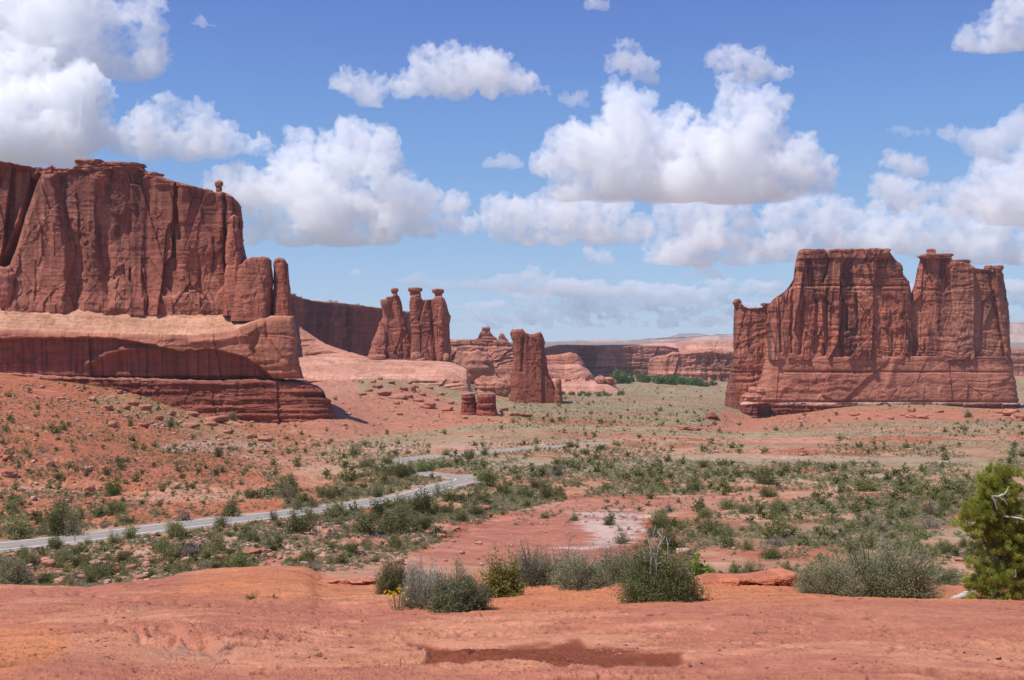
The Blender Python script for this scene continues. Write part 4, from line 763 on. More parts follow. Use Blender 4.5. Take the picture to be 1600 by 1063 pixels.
fd = slab("rock_bench", M_FAR, 1360, 110, [(830,601),(935,599),(955,600),(964,604),(972,612)], 618, 830, [(599,958),(618,978)], 130, 30, lambda x, y: wall_relief(x, y, 415, .5, .6, 1, .5, .8, .3, .3), colB(416, (.56, .31, .235), .1), seed=417, pw=6, rnd=4, lean=1.2, jit=.3, tjit=.2)
tag(fd, "lowest smooth pale shelf of rock on the edge of the green valley floor", "rock bench")
for k, (a, b, rx, ry) in enumerate(((938, 594, 8, 6.5), (950, 594.5, 8, 5), (959, 597, 5, 4))):
    tag(lump("boulder", M_FAR, a, b, 1385, rx, ry, rx, seed=420+k, sub=4, rough=.25, base=(.45, .23, .165)), ("largest lumpy boulder on the end of the pale shelf, beside the bench", "middle lumpy boulder on the end of the pale shelf", "smallest lumpy boulder at the outer end of the pale shelf")[k], "boulder")
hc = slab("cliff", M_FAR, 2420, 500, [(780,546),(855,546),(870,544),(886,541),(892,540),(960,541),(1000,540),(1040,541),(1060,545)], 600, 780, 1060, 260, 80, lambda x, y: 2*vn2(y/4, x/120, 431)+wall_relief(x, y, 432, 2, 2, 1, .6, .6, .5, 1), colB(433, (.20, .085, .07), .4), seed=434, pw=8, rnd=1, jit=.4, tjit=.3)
tag(hc, "distant cliff lying in cloud shadow across the head of the valley", "cliff")
hd = slab("cliff", M_FAR, 2240, 420, [(1010,566),(1016,563),(1026,559),(1040,556),(1055,552),(1068,553),(1085,550),(1100,551),(1106,549),(1160,549),(1240,548)], 606, [(560,1013),(606,1013)], 1240, 300, 110, lambda x, y: 2.4*vn2(y/4, x/80, 441)+wall_relief(x, y, 442, 4, 4, 1.2, .7, .6, .5, 1.5)-6*blob(x, y, 1045, 580, 4, 18)-7*blob(x, y, 1105, 570, 5, 25)+5*sstep(570, 602, y), colB(443, (.45, .21, .15), .35), seed=444, pw=5, rnd=1, jit=.6, tjit=.5)
tag(hd, "distant sunlit cliff with blocky buttresses at the valley head beside the right towers", "cliff")
he = slab("plateau", M_FAR, 2700, 700, [(960,545),(1000,541),(1040,538.5),(1070,537),(1092,535),(1100,533),(1125,532),(1160,531),(1300,530)], 560, 950, 1320, 200, 30, lambda x, y: 2*vn2(y/3, x/80, 451)+wall_relief(x, y, 452, 1, 2, 1, .6, .6, .4, .6), colB(453, (.43, .23, .17), .2), seed=454, pw=6, rnd=2, lean=2., jit=.3, tjit=.5); tag(he, kind='structure')
hh = slab("cliff", M_FAR, 2450, 300, [(1540,546),(1580,546),(1640,544),(1800,545)], 600, 1545, 1800, 120, 60, lambda x, y: 2*vn2(y/4, x/80, 461)+wall_relief(x, y, 462, 2, 2, 1, .6, .6, .5, 1), colB(463, (.42, .18, .125), .25), seed=464, pw=8, rnd=1, jit=.3, tjit=.3)
tag(hh, "distant red cliff in the gap at the right edge behind the towers", "cliff")
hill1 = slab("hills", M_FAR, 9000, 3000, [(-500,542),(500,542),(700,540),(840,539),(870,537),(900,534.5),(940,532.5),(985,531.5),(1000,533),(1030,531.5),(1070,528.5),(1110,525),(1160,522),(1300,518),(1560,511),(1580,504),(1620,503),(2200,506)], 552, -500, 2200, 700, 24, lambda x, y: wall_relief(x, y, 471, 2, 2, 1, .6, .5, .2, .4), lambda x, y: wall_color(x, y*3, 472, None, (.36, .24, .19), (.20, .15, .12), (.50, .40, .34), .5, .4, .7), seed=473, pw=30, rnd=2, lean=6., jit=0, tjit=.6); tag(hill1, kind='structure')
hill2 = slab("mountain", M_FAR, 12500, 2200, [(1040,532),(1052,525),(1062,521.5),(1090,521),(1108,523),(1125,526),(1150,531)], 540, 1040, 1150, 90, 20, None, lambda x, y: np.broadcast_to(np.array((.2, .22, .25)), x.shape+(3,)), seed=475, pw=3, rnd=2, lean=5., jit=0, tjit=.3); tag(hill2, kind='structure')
print("rocks", round(time.time()-T0, 1))

# ------------------------------------------------------------------ boulders
rng = random.Random(5)
def ground_z(px, d):
    return float(gz(np.array([px]), np.array([d]))[0])
BP = [lump("boulder", M_BOULD, 800, HY, F, 1, 1, 1, seed=500+k, sub=3, rough=.35, strata=.05, base=(.42, .185, .12), pale=(.55, .33, .24), pw=3.2, flat=.5, cut=.6, link=False) for k in range(6)]
for b in BP: b.location = (0, 0, 0)
def boulder(px, py, w, h, label, group, k, dmin=90, cat="boulder"):
    d = gd(px, py, dmin); o = BP[k % 6].copy(); COL.objects.link(o); s = d/F
    o.scale = (w/2*s, w/2*s*rng.uniform(.8, 1.1), h/2*s); o.rotation_euler = (rng.uniform(-.15, .15), rng.uniform(-.15, .15), rng.uniform(0, 6.28))
    o.location = ((px-800)/F*d, d, ground_z(px, d)-.12*h*s)
    return tag(o, label, cat, group)
BL = [(167,642,15,11),(208,634,14,10),(196,640,13,9),(228,642,18,11),(213,632,10,7),(247,657,14,9),(268,650,12,9),(300,650,20,9),(340,660,36,12),(297,668,22,8),(357,678,14,8),(330,666,18,9),(395,684,14,9),(415,690,20,10),(187,616,9,8),(140,617,7,6),(80,730,12,12),(12,720,14,10),(15,745,20,12),(225,668,16,8),(140,770,16,12)]
for k, (a, b, c_, d_) in enumerate(BL):
    if (a, b) == (340, 660): boulder(a, b, c_, d_, "largest flat pale boulder under the layered foot of the left cliff", None, k)
    elif (a, b) == (80, 730): boulder(a, b, c_, d_, "lone upright red boulder on the left red slope by a dark shrub", None, k)
    else: boulder(a, b, c_, d_, "red boulder lying on the slope below the big left cliff", "boulders below the left cliff", k)
for k, (a, b, c_, d_) in enumerate([(668,638,24,12),(645,612,9,14),(700,642,18,7),(622,623,26,6),(653,628,14,5),(705,632,10,6),(690,618,8,6),(725,655,10,5)]):
    boulder(a, b, c_, d_, "broken block on the debris slope under the pale bench" if k else "largest block on the debris slope, dark and cracked, left of the twin pedestal", "blocks under the pale bench" if k else None, k)
for k, (a, b, c_, d_) in enumerate([(805,650,20,7),(822,652,18,8),(788,642,12,6),(1068,672,22,8),(1085,673,18,6),(1335,650,14,6),(1424,653,18,7),(1440,654,20,7),(1425,644,10,8),(1412,650,12,5),(1468,645,12,5),(1580,650,30,14),(1595,658,26,16),(1560,646,16,6)]):
    boulder(a, b, c_, d_, "fallen red block on the plain near the foot of the towers", "blocks on the plain", k)
DB = [(590,606,16,7),(612,600,10,6),(578,612,9,5),(630,610,14,6),(600,618,18,8),(640,600,9,5),(660,618,12,6),(672,608,9,5),(584,598,8,5),(620,632,10,5),(566,618,12,5),(650,606,8,5),(608,590,8,5),(594,594,7,5),(640,622,10,6),(682,626,8,4)]
for k, (a, b, c_, d_) in enumerate(DB): boulder(a, b, c_, d_, "angular block of the debris cone heaped against the pale bench", "blocks of the debris cone", k, dmin=500)
PB = [(262,858,18,11),(130,905,16,9),(60,905,12,8),(755,800,18,12),(670,836,12,8),(690,835,10,7),(710,832,8,6),(650,830,9,6),(690,842,14,8),(300,893,20,8),(180,895,14,10),(205,890,16,9),(395,862,30,5),(350,872,24,5),(735,760,10,6),(875,776,14,8),(165,885,12,9),(235,880,14,9),(150,880,10,7),(220,905,18,8),(545,840,14,6),(570,846,12,6),(520,850,10,6),(1165,822,14,4)]
for k, (a, b, c_, d_) in enumerate(PB):
    if (a, b) == (262, 858): boulder(a, b, c_, d_, "pale block just below the road, right of the marker post", None, k)
    elif (a, b) == (755, 800): boulder(a, b, c_, d_, "brown rounded boulder above the wash beside low shrubs", None, k)
    elif (a, b) == (1165, 822): boulder(a, b, c_, d_, "flat dark red stone lying alone among shrubs right of the wash", None, k)
    else: boulder(a, b, c_, d_, "pale broken rock on the bank between the road and the slickrock", "rocks on the road bank", k)
print("boulders", round(time.time()-T0, 1))
# ledge block and log in the foreground
def surf_d(px, py):
    ds = np.linspace(7, 30, 600); pp = HY-(slick_base(np.full_like(ds, px), ds))/ds*F
    k = np.nonzero(pp <= py)[0]; return float(ds[k[0]]) if len(k) else 24.
def relL(x, y): return wall_relief(x, y, 601, .5, 4, 1.5, 1.2, 1.4, .35, 2)-14*sstep(0, 3, sdpoly(x, y, [(1095,938),(1100,924),(1120,918),(1150,921),(1168,914),(1200,912),(1235,918),(1256,938)])+3*vn2(x/9, y/9, 602))
led = slab("rock_ledge", M_SLICK, 18.6, 3.2, [(1078,926),(1088,913),(1110,907),(1150,905),(1180,907),(1220,903),(1240,898),(1262,902),(1275,920)], 945, 1080, 1275, 160, 60, relL, lambda x, y: wall_color(x, y, 603, None, (.50, .19, .105), (.36, .13, .085), (.55, .25, .16), .1, .2, .5), seed=604, rnd=10, pw=3, jit=1, tjit=.8, topb=[(1078,906),(1110,897),(1180,896),(1240,888),(1275,904)])
tag(led, "low orange rock ledge with undercut shadow between the shrub clumps", "rock ledge")
le2 = slab("rock_ledge", M_SLICK, 24., 2.5, [(498,914),(520,909),(560,908),(600,909),(640,913)], 925, 496, 642, 90, 30, lambda x, y: wall_relief(x, y, 611, .4, 2, 1, 1, 1.3, .3, 1)-9*sstep(0, 2, y-909-2*vn2(x/12, 0*x, 612)), lambda x, y: wall_color(x, y, 613, None, (.53, .22, .13), (.36, .13, .085), (.55, .25, .16), .1, .2, .5), seed=614, rnd=5, pw=3, jit=.6, topb=[(490,907),(560,902),(640,908)])
tag(le2, "thin slab of orange rock behind the left end of the shrub row", "rock ledge")

# ------------------------------------------------------------------ plants
nrng = np.random.default_rng(3)
def leaf_quads(cen, dirs, ln, wd, rg):
    """one kite-shaped leaf per centre along dirs"""
    n = len(cen); r = rg.normal(size=(n, 3)); side = np.cross(dirs, r); side /= np.linalg.norm(side, axis=1)[:, None]+1e-9
    l = np.asarray(ln)[:, None] if np.ndim(ln) else ln; w_ = np.asarray(wd)[:, None] if np.ndim(wd) else wd
    V = np.stack([cen-dirs*l*.5, cen+side*w_*.5, cen+dirs*l*.5, cen-side*w_*.5], 1).reshape(-1, 3)
    return V, np.arange(n*4).reshape(-1, 4)
def tubes(paths, r0, r1, k=4):
    V = []; Q = []; b = 0
    for p, ra, rb in zip(paths, r0, r1):
        p = np.asarray(p, float); m = len(p); t = np.gradient(p, axis=0); t /= np.linalg.norm(t, axis=1)[:, None]+1e-9
        a = np.cross(t, (.31, .17, .93)); a /= np.linalg.norm(a, axis=1)[:, None]+1e-9; c = np.cross(t, a)
        rad = np.linspace(ra, rb, m)[:, None]
        for q in range(k):
            an = 2*math.pi*q/k; V.append(p+rad*(math.cos(an)*a+math.sin(an)*c))
        for q in range(k):
            q2 = (q+1) % k
            for i in range(m-1): Q.append((b+q*m+i, b+q2*m+i, b+q2*m+i+1, b+q*m+i+1))
        b += k*m
    return np.concatenate(V), np.array(Q)
def unit(v): return v/(np.linalg.norm(v, axis=-1)[..., None]+1e-9)
def bush_data(rg, nb, nl, w, h, ln, wd, up=.5, spread=.12, colr=((.12, .13, .06), (.20, .20, .11)), gap=.35, hollow=.35, bare=.0, flat=1.0, lobes=1):
    """dome of nb branches carrying nl leaves; returns leaves (V,Q,C), stems (V,Q)"""
    az = rg.uniform(0, 2*math.pi, nb); el = np.arcsin(rg.uniform(.02, 1, nb)**1.1)
    rad = (1-gap*rg.random(nb)**2)*(1+.18*np.sin(az*2+rg.uniform(0, 6))+.12*np.sin(az*3+rg.uniform(0, 6)))
    tip = np.stack([np.cos(az)*np.cos(el)*w/2*rad, np.sin(az)*np.cos(el)*w/2*rad, (np.sin(el)*h*rad)**flat], 1)
    ro = rg.normal(size=(nb, 3))*np.array((.05*w, .05*w, 0)); ro[:, 2] = 0
    if lobes > 1:                                   # several crowns of unequal height side by side
        la = rg.uniform(0, 6.28, lobes)+np.arange(lobes)*2.4; lr_ = rg.uniform(.25, .5, lobes)*w; lx = np.cos(la)*lr_; ly = np.sin(la)*lr_; lh = rg.uniform(.5, 1., lobes); lh[0] = 1.; ls = rg.uniform(.4, .62, lobes)
        li = rg.integers(0, lobes, nb); tip = tip*np.stack([ls[li], ls[li], lh[li]], 1)+np.stack([lx[li], ly[li], 0*li], 1); ro = ro+np.stack([lx[li], ly[li], 0*li], 1)*.55
    mid = ro*.5+tip*np.array((.42, .42, .55))+rg.normal(size=(nb, 3))*.03*w
    t = np.linspace(0, 1, 6)[None, :, None]
    path = (1-t)**2*ro[:, None]+2*t*(1-t)*mid[:, None]+t*t*tip[:, None]
    tip_ = tip.copy(); kx = .5*w/np.percentile(np.hypot(tip[:, 0], tip[:, 1]), 80); kz = h/np.percentile(tip[:, 2], 92); path = path*np.array((kx, kx, kz))
    b = rg.integers(0, nb, nl); u = hollow+(1-hollow)*rg.random(nl)**.7
    i = np.clip((u*5).astype(int), 0, 4); f = (u*5-i)[:, None]
    cen = path[b, i]*(1-f)+path[b, i+1]*f; ax = unit(path[b, i+1]-path[b, i])
    off = rg.normal(size=(nl, 3))*spread*w*(.35+.65*u[:, None]); cen = cen+off; cen[:, 2] = np.abs(cen[:, 2])+.01*h
    dr = unit(ax*up+rg.normal(size=(nl, 3))*.55+np.array((0, 0, .25)))
    s = rg.uniform(.7, 1.3, nl)
    V, Q = leaf_quads(cen, dr, ln*s, wd*s, rg)
    c0, c1 = np.array(colr[0]), np.array(colr[1]); br = rg.random(nb)[b]*.6+rg.random(nl)*.4
    C = np.repeat(c0+(c1-c0)*br[:, None], 4, 0)
    SV, SQ = tubes(path, np.full(nb, .012*w+.003), np.full(nb, .003*w+.001), 3)
    return (V, Q, C), (SV, SQ)
def plant(name, leaves, stems, wood, label=None, cat=None, group=None, loc=None, leafname="foliage", link=True):
    (V, Q, C) = leaves; (SV, SQ) = stems
    o = mesh_from(name, SV, SQ, wood, smooth=False, link=link); f = mesh_from(leafname, V, Q, M_LEAF, C, smooth=False, link=link); f.parent = o
    if loc is not None: o.location = loc
    return tag(o, label, cat, group)
SAGE = ((.19, .205, .115), (.32, .335, .20)); GREEN = ((.15, .152, .066), (.265, .26, .12)); JUN = ((.11, .12, .045), (.20, .205, .085)); OLIVE = ((.165, .155, .085), (.27, .25, .145)); BRIGHT = ((.11, .16, .035), (.20, .27, .07)); DRY = ((.30, .26, .20), (.42, .37, .29)); GREY = ((.21, .175, .15), (.32, .27, .23)); YEL = ((.22, .20, .06), (.40, .34, .11))
def merged(rg, nb, nl, w, h, ln, wd, **k):
    (V, Q, C), (SV, SQ) = bush_data(rg, nb, nl, w, h, ln, wd, **k)
    c = np.broadcast_to(np.array((.16, .125, .10)), (len(SV), 3))
    return np.concatenate([V, SV]), np.concatenate([Q, SQ+len(V)]), np.concatenate([C, c])
def unit_bush(name, pal, nb, nl, w, h, ln, wd, seed, link=False, **k):
    V, Q, C = merged(np.random.default_rng(seed), nb, nl, w, h, ln, wd, colr=pal, **k)
    return mesh_from(name, V, Q, M_LEAF, C, smooth=False, link=link)
SAGE, GREEN, JUN, OLIVE = (tuple(tuple(np.array(x)*(1.22, 1.2, 1.12)) for x in q) for q in (SAGE, GREEN, JUN, OLIVE))
# unit-height kinds, each in several individuals
KIND = {
 'sagebrush': [unit_bush('sagebrush', SAGE, 34, 1000, 1.7, 1., .12, .045, 700+k, spread=.10) for k in range(5)],
 'dark_shrub': [unit_bush('dark_shrub', GREY if k == 3 else OLIVE, 30, 850, 1.6, 1., .115, .045, 710+k, spread=.10) for k in range(4)],
 'green_shrub': [unit_bush('green_shrub', (GREEN, JUN, GREEN, BRIGHT)[k], 30, 1700, 1.25, 1., .09, .05, 720+k, spread=.11, hollow=.25) for k in range(4)],
 'dead_shrub': [unit_bush('dead_shrub', GREY, 60, 120, 1.5, 1., .2, .02, 730+k, spread=.06) for k in range(2)],
 'juniper_bush': [unit_bush('juniper_bush', JUN if k % 2 else GREEN, 34, 2400, 1.15, 1., .075, .045, 740+k, spread=.10, hollow=.2) for k in range(4)],
 'grass_tuft': [unit_bush('grass_tuft', ((.30, .26, .12), (.42, .36, .19)), 20, 120, 1.3, .8, .4, .035, 750+k, spread=.08, up=1.5) for k in range(2)],
}
def put(kind, k, px, py, hpx, wpx, label, group=None, dmin=80, cat=None):
    d = gd(px, py, dmin); src = KIND[kind][k % len(KIND[kind])]; o = src.copy(); COL.objects.link(o)
    h = hpx*d/F; w0 = {'sagebrush': 1.7, 'dark_shrub': 1.6, 'green_shrub': 1.25, 'dead_shrub': 1.5, 'juniper_bush': 1.15, 'grass_tuft': 1.3}[kind]
    wv = wpx*d/F/w0; o.scale = (wv, wv, h*.95); o.rotation_euler = (0, 0, (k*2.4) % 6.28)
    o.location = ((px-800)/F*d, d, ground_z(px, d)-.02*h)
    return tag(o, label, cat or {'grass_tuft': 'grass'}.get(kind, 'shrub'), group), d
TR = [
 ('juniper_bush', 28, 842, 34, 46, "round dark green bush above the road at the far left edge"),
 ('juniper_bush', 88, 838, 46, 34, "taller left half of the olive bush pair above the road at the left"),
 ('dark_shrub', 114, 838, 38, 34, "wider right half of the olive bush pair above the road at the left"),
 ('green_shrub', 176, 775, 28, 30, "dark green bush alone on the middle of the red left slope"),
 ('green_shrub', 188, 803, 17, 30, "low bright green bush on the red left slope above the road"),
 ('dead_shrub', 135, 745, 26, 16, "thin dark upright shrub on the red left slope"),
 ('green_shrub', 360, 808, 30, 30, "rounded bright green bush right beside the far edge of the road"),
 ('dark_shrub', 287, 815, 24, 26, "olive shrub at the far edge of the road left of the rounded green one"),
 ('dark_shrub', 445, 780, 23, 26, "grey brown shrub standing alone above the road"),
 ('green_shrub', 468, 833, 36, 42, "bright green spreading bush overlapping the near edge of the road"),
 ('juniper_bush', 337, 872, 42, 36, "dense olive green bush below the road with pale rocks at its foot"),
 ('dark_shrub', 305, 868, 26, 50, "wide grey green shrub left of the dense olive bush below the road"),
 ('juniper_bush', 570, 831, 28, 50, "wide dark green bush under the road, low and spreading"),
 ('juniper_bush', 592, 812, 32, 26, "small dark juniper leaning above the wide low bush"),
 ('green_shrub', 625, 836, 52, 38, "tall bright green juniper below the road, tallest in the middle distance"),
 ('juniper_bush', 660, 804, 38, 38, "dark green rounded bush hiding the road where it starts to bend"),
 ('green_shrub', 682, 802, 18, 22, "small green bush at the right foot of the rounded dark one by the bend"),
 ('green_shrub', 703, 784, 25, 32, "bright green bush below the bend of the road"),
 ('dark_shrub', 684, 776, 22, 20, "brownish shrub touching the road just before the bend"),
 ('juniper_bush', 627, 748, 24, 26, "dark round juniper left of the bend of the road"),
 ('green_shrub', 600, 758, 18, 22, "green shrub left of and below the dark round juniper at the bend"),
 ('juniper_bush', 764, 760, 27, 34, "dark juniper just right of the bend of the road"),
 ('juniper_bush', 590, 778, 18, 18, "small dark green bush on the bank above the straight road"),
 ('juniper_bush', 733, 718, 17, 20, "dark bush standing against the upper stretch of road"),
 ('juniper_bush', 698, 712, 10, 20, "low dark bush on the far side of the upper stretch of road"),
 ('juniper_bush', 757, 712, 12, 16, "small dark bush at the right of the upper stretch of road"),
 ('green_shrub', 698, 730, 13, 20, "green bush below the upper stretch of road"),
 ('juniper_bush', 855, 781, 23, 22, "dark green bush on the bank at the head of the red wash"),
 ('dark_shrub', 465, 797, 18, 24, "brown green shrub on the far road shoulder, left of its twin"),
 ('dark_shrub', 488, 794, 16, 26, "brown green shrub on the far road shoulder, right of its twin"),
 ('dead_shrub', 875, 745, 26, 38, "grey leafless bush with many bare twigs in mid valley"),
 ('juniper_bush', 950, 821, 15, 18, "small dark green bush standing on the pale salt of the wash"),
 ('juniper_bush', 1195, 757, 26, 40, "dark green bush right of centre with a low bright bush below it"),
 ('green_shrub', 1200, 777, 19, 38, "bright green low bush below the dark green one right of centre"),
 ('juniper_bush', 1139, 796, 18, 36, "dark rounded bush on the bank right of the wash"),
 ('green_shrub', 1053, 823, 13, 22, "bright green small bush on the right bank of the wash"),
 ('green_shrub', 1108, 832, 21, 32, "light green bush on the right bank of the wash, larger than its neighbours"),
 ('juniper_bush', 1046, 862, 30, 44, "leafy green bush behind the dead branches in the shrub row"),
 ('juniper_bush', 1212, 842, 38, 44, "largest dark green bush on the plain right of the wash"),
 ('dark_shrub', 1215, 855, 18, 36, "grey shrub at the foot of the largest dark green bush on the plain"),
 ('juniper_bush', 1134, 848, 21, 28, "dark bush left of the largest dark green bush on the plain"),
 ('dark_shrub', 972, 850, 24, 26, "grey green bush on the right edge of the salt patch"),
 ('green_shrub', 1031, 808, 14, 24, "low green bush at the top right of the salt patch"),
 ('juniper_bush', 1101, 731, 12, 20, "small dark bush at the near edge of the bare pale strip, left one"),
 ('juniper_bush', 1133, 727, 10, 14, "small round bush standing on the bare pale strip"),
 ('dead_shrub', 1047, 801, 17, 18, "dead grey shrub between green bushes above the salt patch"),
 ('dead_shrub', 1075, 770, 16, 18, "dead brown shrub on the low bank above the wash"),
 ('juniper_bush', 1347, 767, 22, 42, "wide dark green bush in the right plain below the tower"),
 ('juniper_bush', 1482, 770, 26, 44, "dark bush left of the tall juniper tree, farther off"),
 ('dark_shrub', 1426, 791, 18, 26, "grey brown bush left of the juniper tree in the plain"),
 ('dead_shrub', 1455, 806, 22, 32, "twiggy grey bush left of the juniper tree in the plain"),
 ('dark_shrub', 1453, 826, 18, 40, "wide dark shrub left of the juniper tree, nearest of its cluster"),
 ('juniper_bush', 1477, 787, 18, 18, "small upright dark bush left of the juniper tree"),
 ('dead_shrub', 1379, 832, 17, 32, "dead reddish twig shrub on a bare sandy patch in the right plain"),
 ('juniper_bush', 1513, 653, 11, 14, "lone round bush at the foot of the tapering tower"),
 ('green_shrub', 1433, 858, 14, 14, "small bright green bush behind the big foreground shrub"),
 ('dark_shrub', 532, 882, 22, 18, "dark grey shrub alone on the red bank below the road"),
 ('juniper_bush', 437, 858, 20, 10, "narrow upright green bush below the road in the centre left"),
 ('green_shrub', 830, 627, 5, 8, "tiny dark bush at the foot of the saddle topped tower"),
 ('juniper_bush', 268, 669, 14, 14, "dark upright juniper on the slope below the layered cliff foot"),
 ('juniper_bush', 204, 666, 13, 10, "small dark juniper left of the upright one under the layered cliff foot"),
 ('juniper_bush', 363, 657, 12, 14, "dark bush right beneath the layered foot of the left cliff"),
 ('juniper_bush', 100, 673, 12, 12, "dark bush on the crest of the red slope at the left"),
 ('juniper_bush', 340, 716, 18, 14, "narrow dark tree among pale grass behind the red slope"),
 ('juniper_bush', 553, 712, 17, 22, "grey green bush left of the upper road among low scrub"),
 ('green_shrub', 612, 744, 20, 30, "green bush on the low rise hiding the road, left of the bend"),
 ('juniper_bush', 640, 741, 18, 26, "dark bush on the low rise hiding the road, second from its left end"),
 ('green_shrub', 660, 738, 15, 24, "small green bush at the right end of the low rise hiding the road"),
 ('dark_shrub', 590, 738, 18, 28, "olive shrub at the left end of the low rise by the bend"),
 ('juniper_bush', 605, 727, 14, 22, "dark bush at the start of the upper stretch of road"),
 ('green_shrub', 752, 752, 16, 24, "green bush at the outer edge of the bend of the road"),
 ('juniper_bush', 891, 700, 10, 16, "dark round bush at the far end of the upper stretch of road"),
 ('dark_shrub', 575, 730, 16, 26, "olive scrub clump left of the upper stretch of road"),
]
for k, (kind, a, b, h, wv, lab) in enumerate(TR): put(kind, k, a, b, h, wv, lab)
# ---- the many: positions by a density map over the valley, larger ones as individuals
def density(px, py, d):
    n = fbm2(px/70, py/18, 801, 3); n2_ = fbm2(px/25, py/8, 803, 2)
    D = np.full(px.shape, .0)
    band = sstep(682, 700, py)*(1-sstep(792, 830, py))*sstep(300, 420, px)
    D = np.maximum(D, band*sstep(-.45, .2, n+.4*n2_)*1.0)
    D = np.maximum(D, (py > 770)*(px > 960)*.65*sstep(-.4, .2, n+.5*n2_))
    D = np.maximum(D, ((px <= 420) & (py > 640))*(.33*sstep(-.2, .3, n+.6*n2_)+.10))
    D = np.maximum(D, sstep(-10, 15, sdpoly(px, py, [(180,690),(440,680),(440,740),(330,760),(200,715)]))*.75)
    D = np.maximum(D, sstep(-5, 10, sdpoly(px, py, [(-50,862),(300,826),(520,806),(640,800),(820,800),(700,850),(560,890),(0,930)]))*.42*sstep(-.4, .1, n+.3*n2_))
    D = np.maximum(D, (py <= 690)*.5*sstep(-.4, .1, n+.5*n2_))
    D = np.maximum(D, ((py < 668) & (py > 600) & (px > 800) & (px < 1140))*.95)
    D = np.where(inpoly(px, py, [(640,892),(690,842),(800,800),(900,778),(1150,772),(1180,778),(1030,800),(1010,850),(980,895)]), D*.10, D)
    D = np.where(inpoly(px, py, [(1040,714),(1120,709),(1320,713),(1560,716),(1500,724),(1300,723),(1080,721)]), D*.06, D)
    D = np.where(inpoly(px, py, [(460,650),(560,600),(700,600),(800,640),(700,678),(500,690)]), D*.35, D)
    return D
NC = 300000
cpx = nrng.uniform(-330, 1930, NC); cpy = 596+(920-596)*nrng.random(NC)**.95
ptab = np.exp(np.linspace(math.log(75), math.log(2300), 500)); pxt = np.linspace(-340, 1940, 286)
PT = np.minimum.accumulate(HY-gz(np.repeat(pxt[:, None], 500, 1), np.repeat(ptab[None, :], 286, 0))/ptab[None, :]*F, axis=1)
ii = np.clip(((cpx+340)/8).round().astype(int), 0, 285)
cd = np.array([np.interp(-y, -PT[i], ptab) for i, y in zip(ii, cpy)])
dn = density(cpx, cpy, cd)
keep = (nrng.random(NC) < dn) & (cd > 78) & (cd < 2200)
cpx, cpy, cd = cpx[keep], cpy[keep], cd[keep]
cx, cy = (cpx-800)/F*cd, cd
rdm = np.array([np.min((rp[:, 0]-a)**2+(rp[:, 1]-b)**2) for a, b in zip(cx, cy)])**.5
keep = rdm > 5.2; cpx, cpy, cd, cx, cy = cpx[keep], cpy[keep], cd[keep], cx[keep], cy[keep]
n = len(cpx)
typ = np.searchsorted([.70, .86, .905, .935, .95], nrng.random(n))          # sage, dark, green, dead, juniper, grass
KN = ['sagebrush', 'dark_shrub', 'green_shrub', 'dead_shrub', 'juniper_bush', 'grass_tuft']
hgt = np.select([typ == 0, typ == 1, typ == 2, typ == 3, typ == 4], [.24+.42*nrng.random(n)**1.8, .26+.6*nrng.random(n)**1.9, .45+1.0*nrng.random(n)**1.8, .5+.8*nrng.random(n)**1.5, .8+1.6*nrng.random(n)**1.6], nrng.uniform(.25, .5, n))
hgt *= np.where((cpx < 420) & (cpy > 640) & (cpy < 820), .85, 1.)*np.where(cd > 600, 1.25, 1.)*(.62+.38*sstep(110, 190, cd))
cz = gz(cpx, cd)-.03
hgt *= np.where(typ == 4, 1., .8)*np.where((cpy > 770) & (cpx > 900), .82, 1.); wid = hgt*nrng.uniform(1., 1.4, n); rot = nrng.uniform(0, 6.28, n)
app = hgt/cd
IND = {0: 280, 1: 200, 2: 210, 3: 110, 4: 120, 5: 90}
inst = np.ones(n, bool)
def region(px, py):
    if px < 430 and py < 835: return "red left slope", "on the red slope below the left cliff"
    if py > 800 and px < 700: return "road bank", "on the stony bank between the road and the slickrock"
    if py > 772 and px >= 940: return "right plain", "on the sandy plain right of the wash"
    if py < 690: return "far plain", "on the far plain towards the towers"
    if px < 940: return "middle valley", "in the scrub around the winding road"
    return "middle plain", "in the scrub below the bare pale strip"
DESC = {0: ("low rounded grey green sagebrush", "sagebrush"), 1: ("low brownish olive shrub", "olive shrubs"), 2: ("leafy green shrub", "green shrubs"), 3: ("bare grey twiggy shrub", "dead shrubs"), 4: ("dark green juniper bush", "juniper bushes"), 5: ("straw coloured grass tuft", "grass tufts")}
for t in range(6):
    ids = np.nonzero((typ == t) & (cpx > -20) & (cpx < 1620))[0]; ids = ids[np.argsort(-app[ids])][:IND[t]]
    inst[ids] = False; ks = KIND[KN[t]]
    for q in ids:
        o = ks[q % len(ks)].copy(); COL.objects.link(o); o.location = (cx[q], cy[q], cz[q]); o.rotation_euler = (0, 0, rot[q]); o.scale = (wid[q], wid[q], hgt[q])
        rg_, wh = region(cpx[q], cpy[q]); tag(o, DESC[t][0]+" "+wh, 'grass' if t == 5 else 'shrub', DESC[t][1]+", "+rg_)
lo = bpy.data.collections.new("far_shrub_kinds"); LOW = []
for t, (pal, nb, nl, ww, ln, wd_) in enumerate(((SAGE, 10, 90, 1.7, .34, .16), (OLIVE, 10, 80, 1.6, .32, .16), (GREEN, 10, 130, 1.25, .26, .16), (GREY, 14, 40, 1.5, .3, .05), (JUN, 10, 150, 1.15, .24, .16), (((.30, .26, .12), (.42, .36, .19)), 8, 50, 1.3, .4, .05))):
    for v in range(2):
        o = unit_bush("kind_%02d" % (t*2+v), pal, nb, nl, ww, 1., ln, wd_, 760+t*2+v, spread=.10); lo.objects.link(o); LOW.append(o)
ids = np.nonzero(inst)[0]
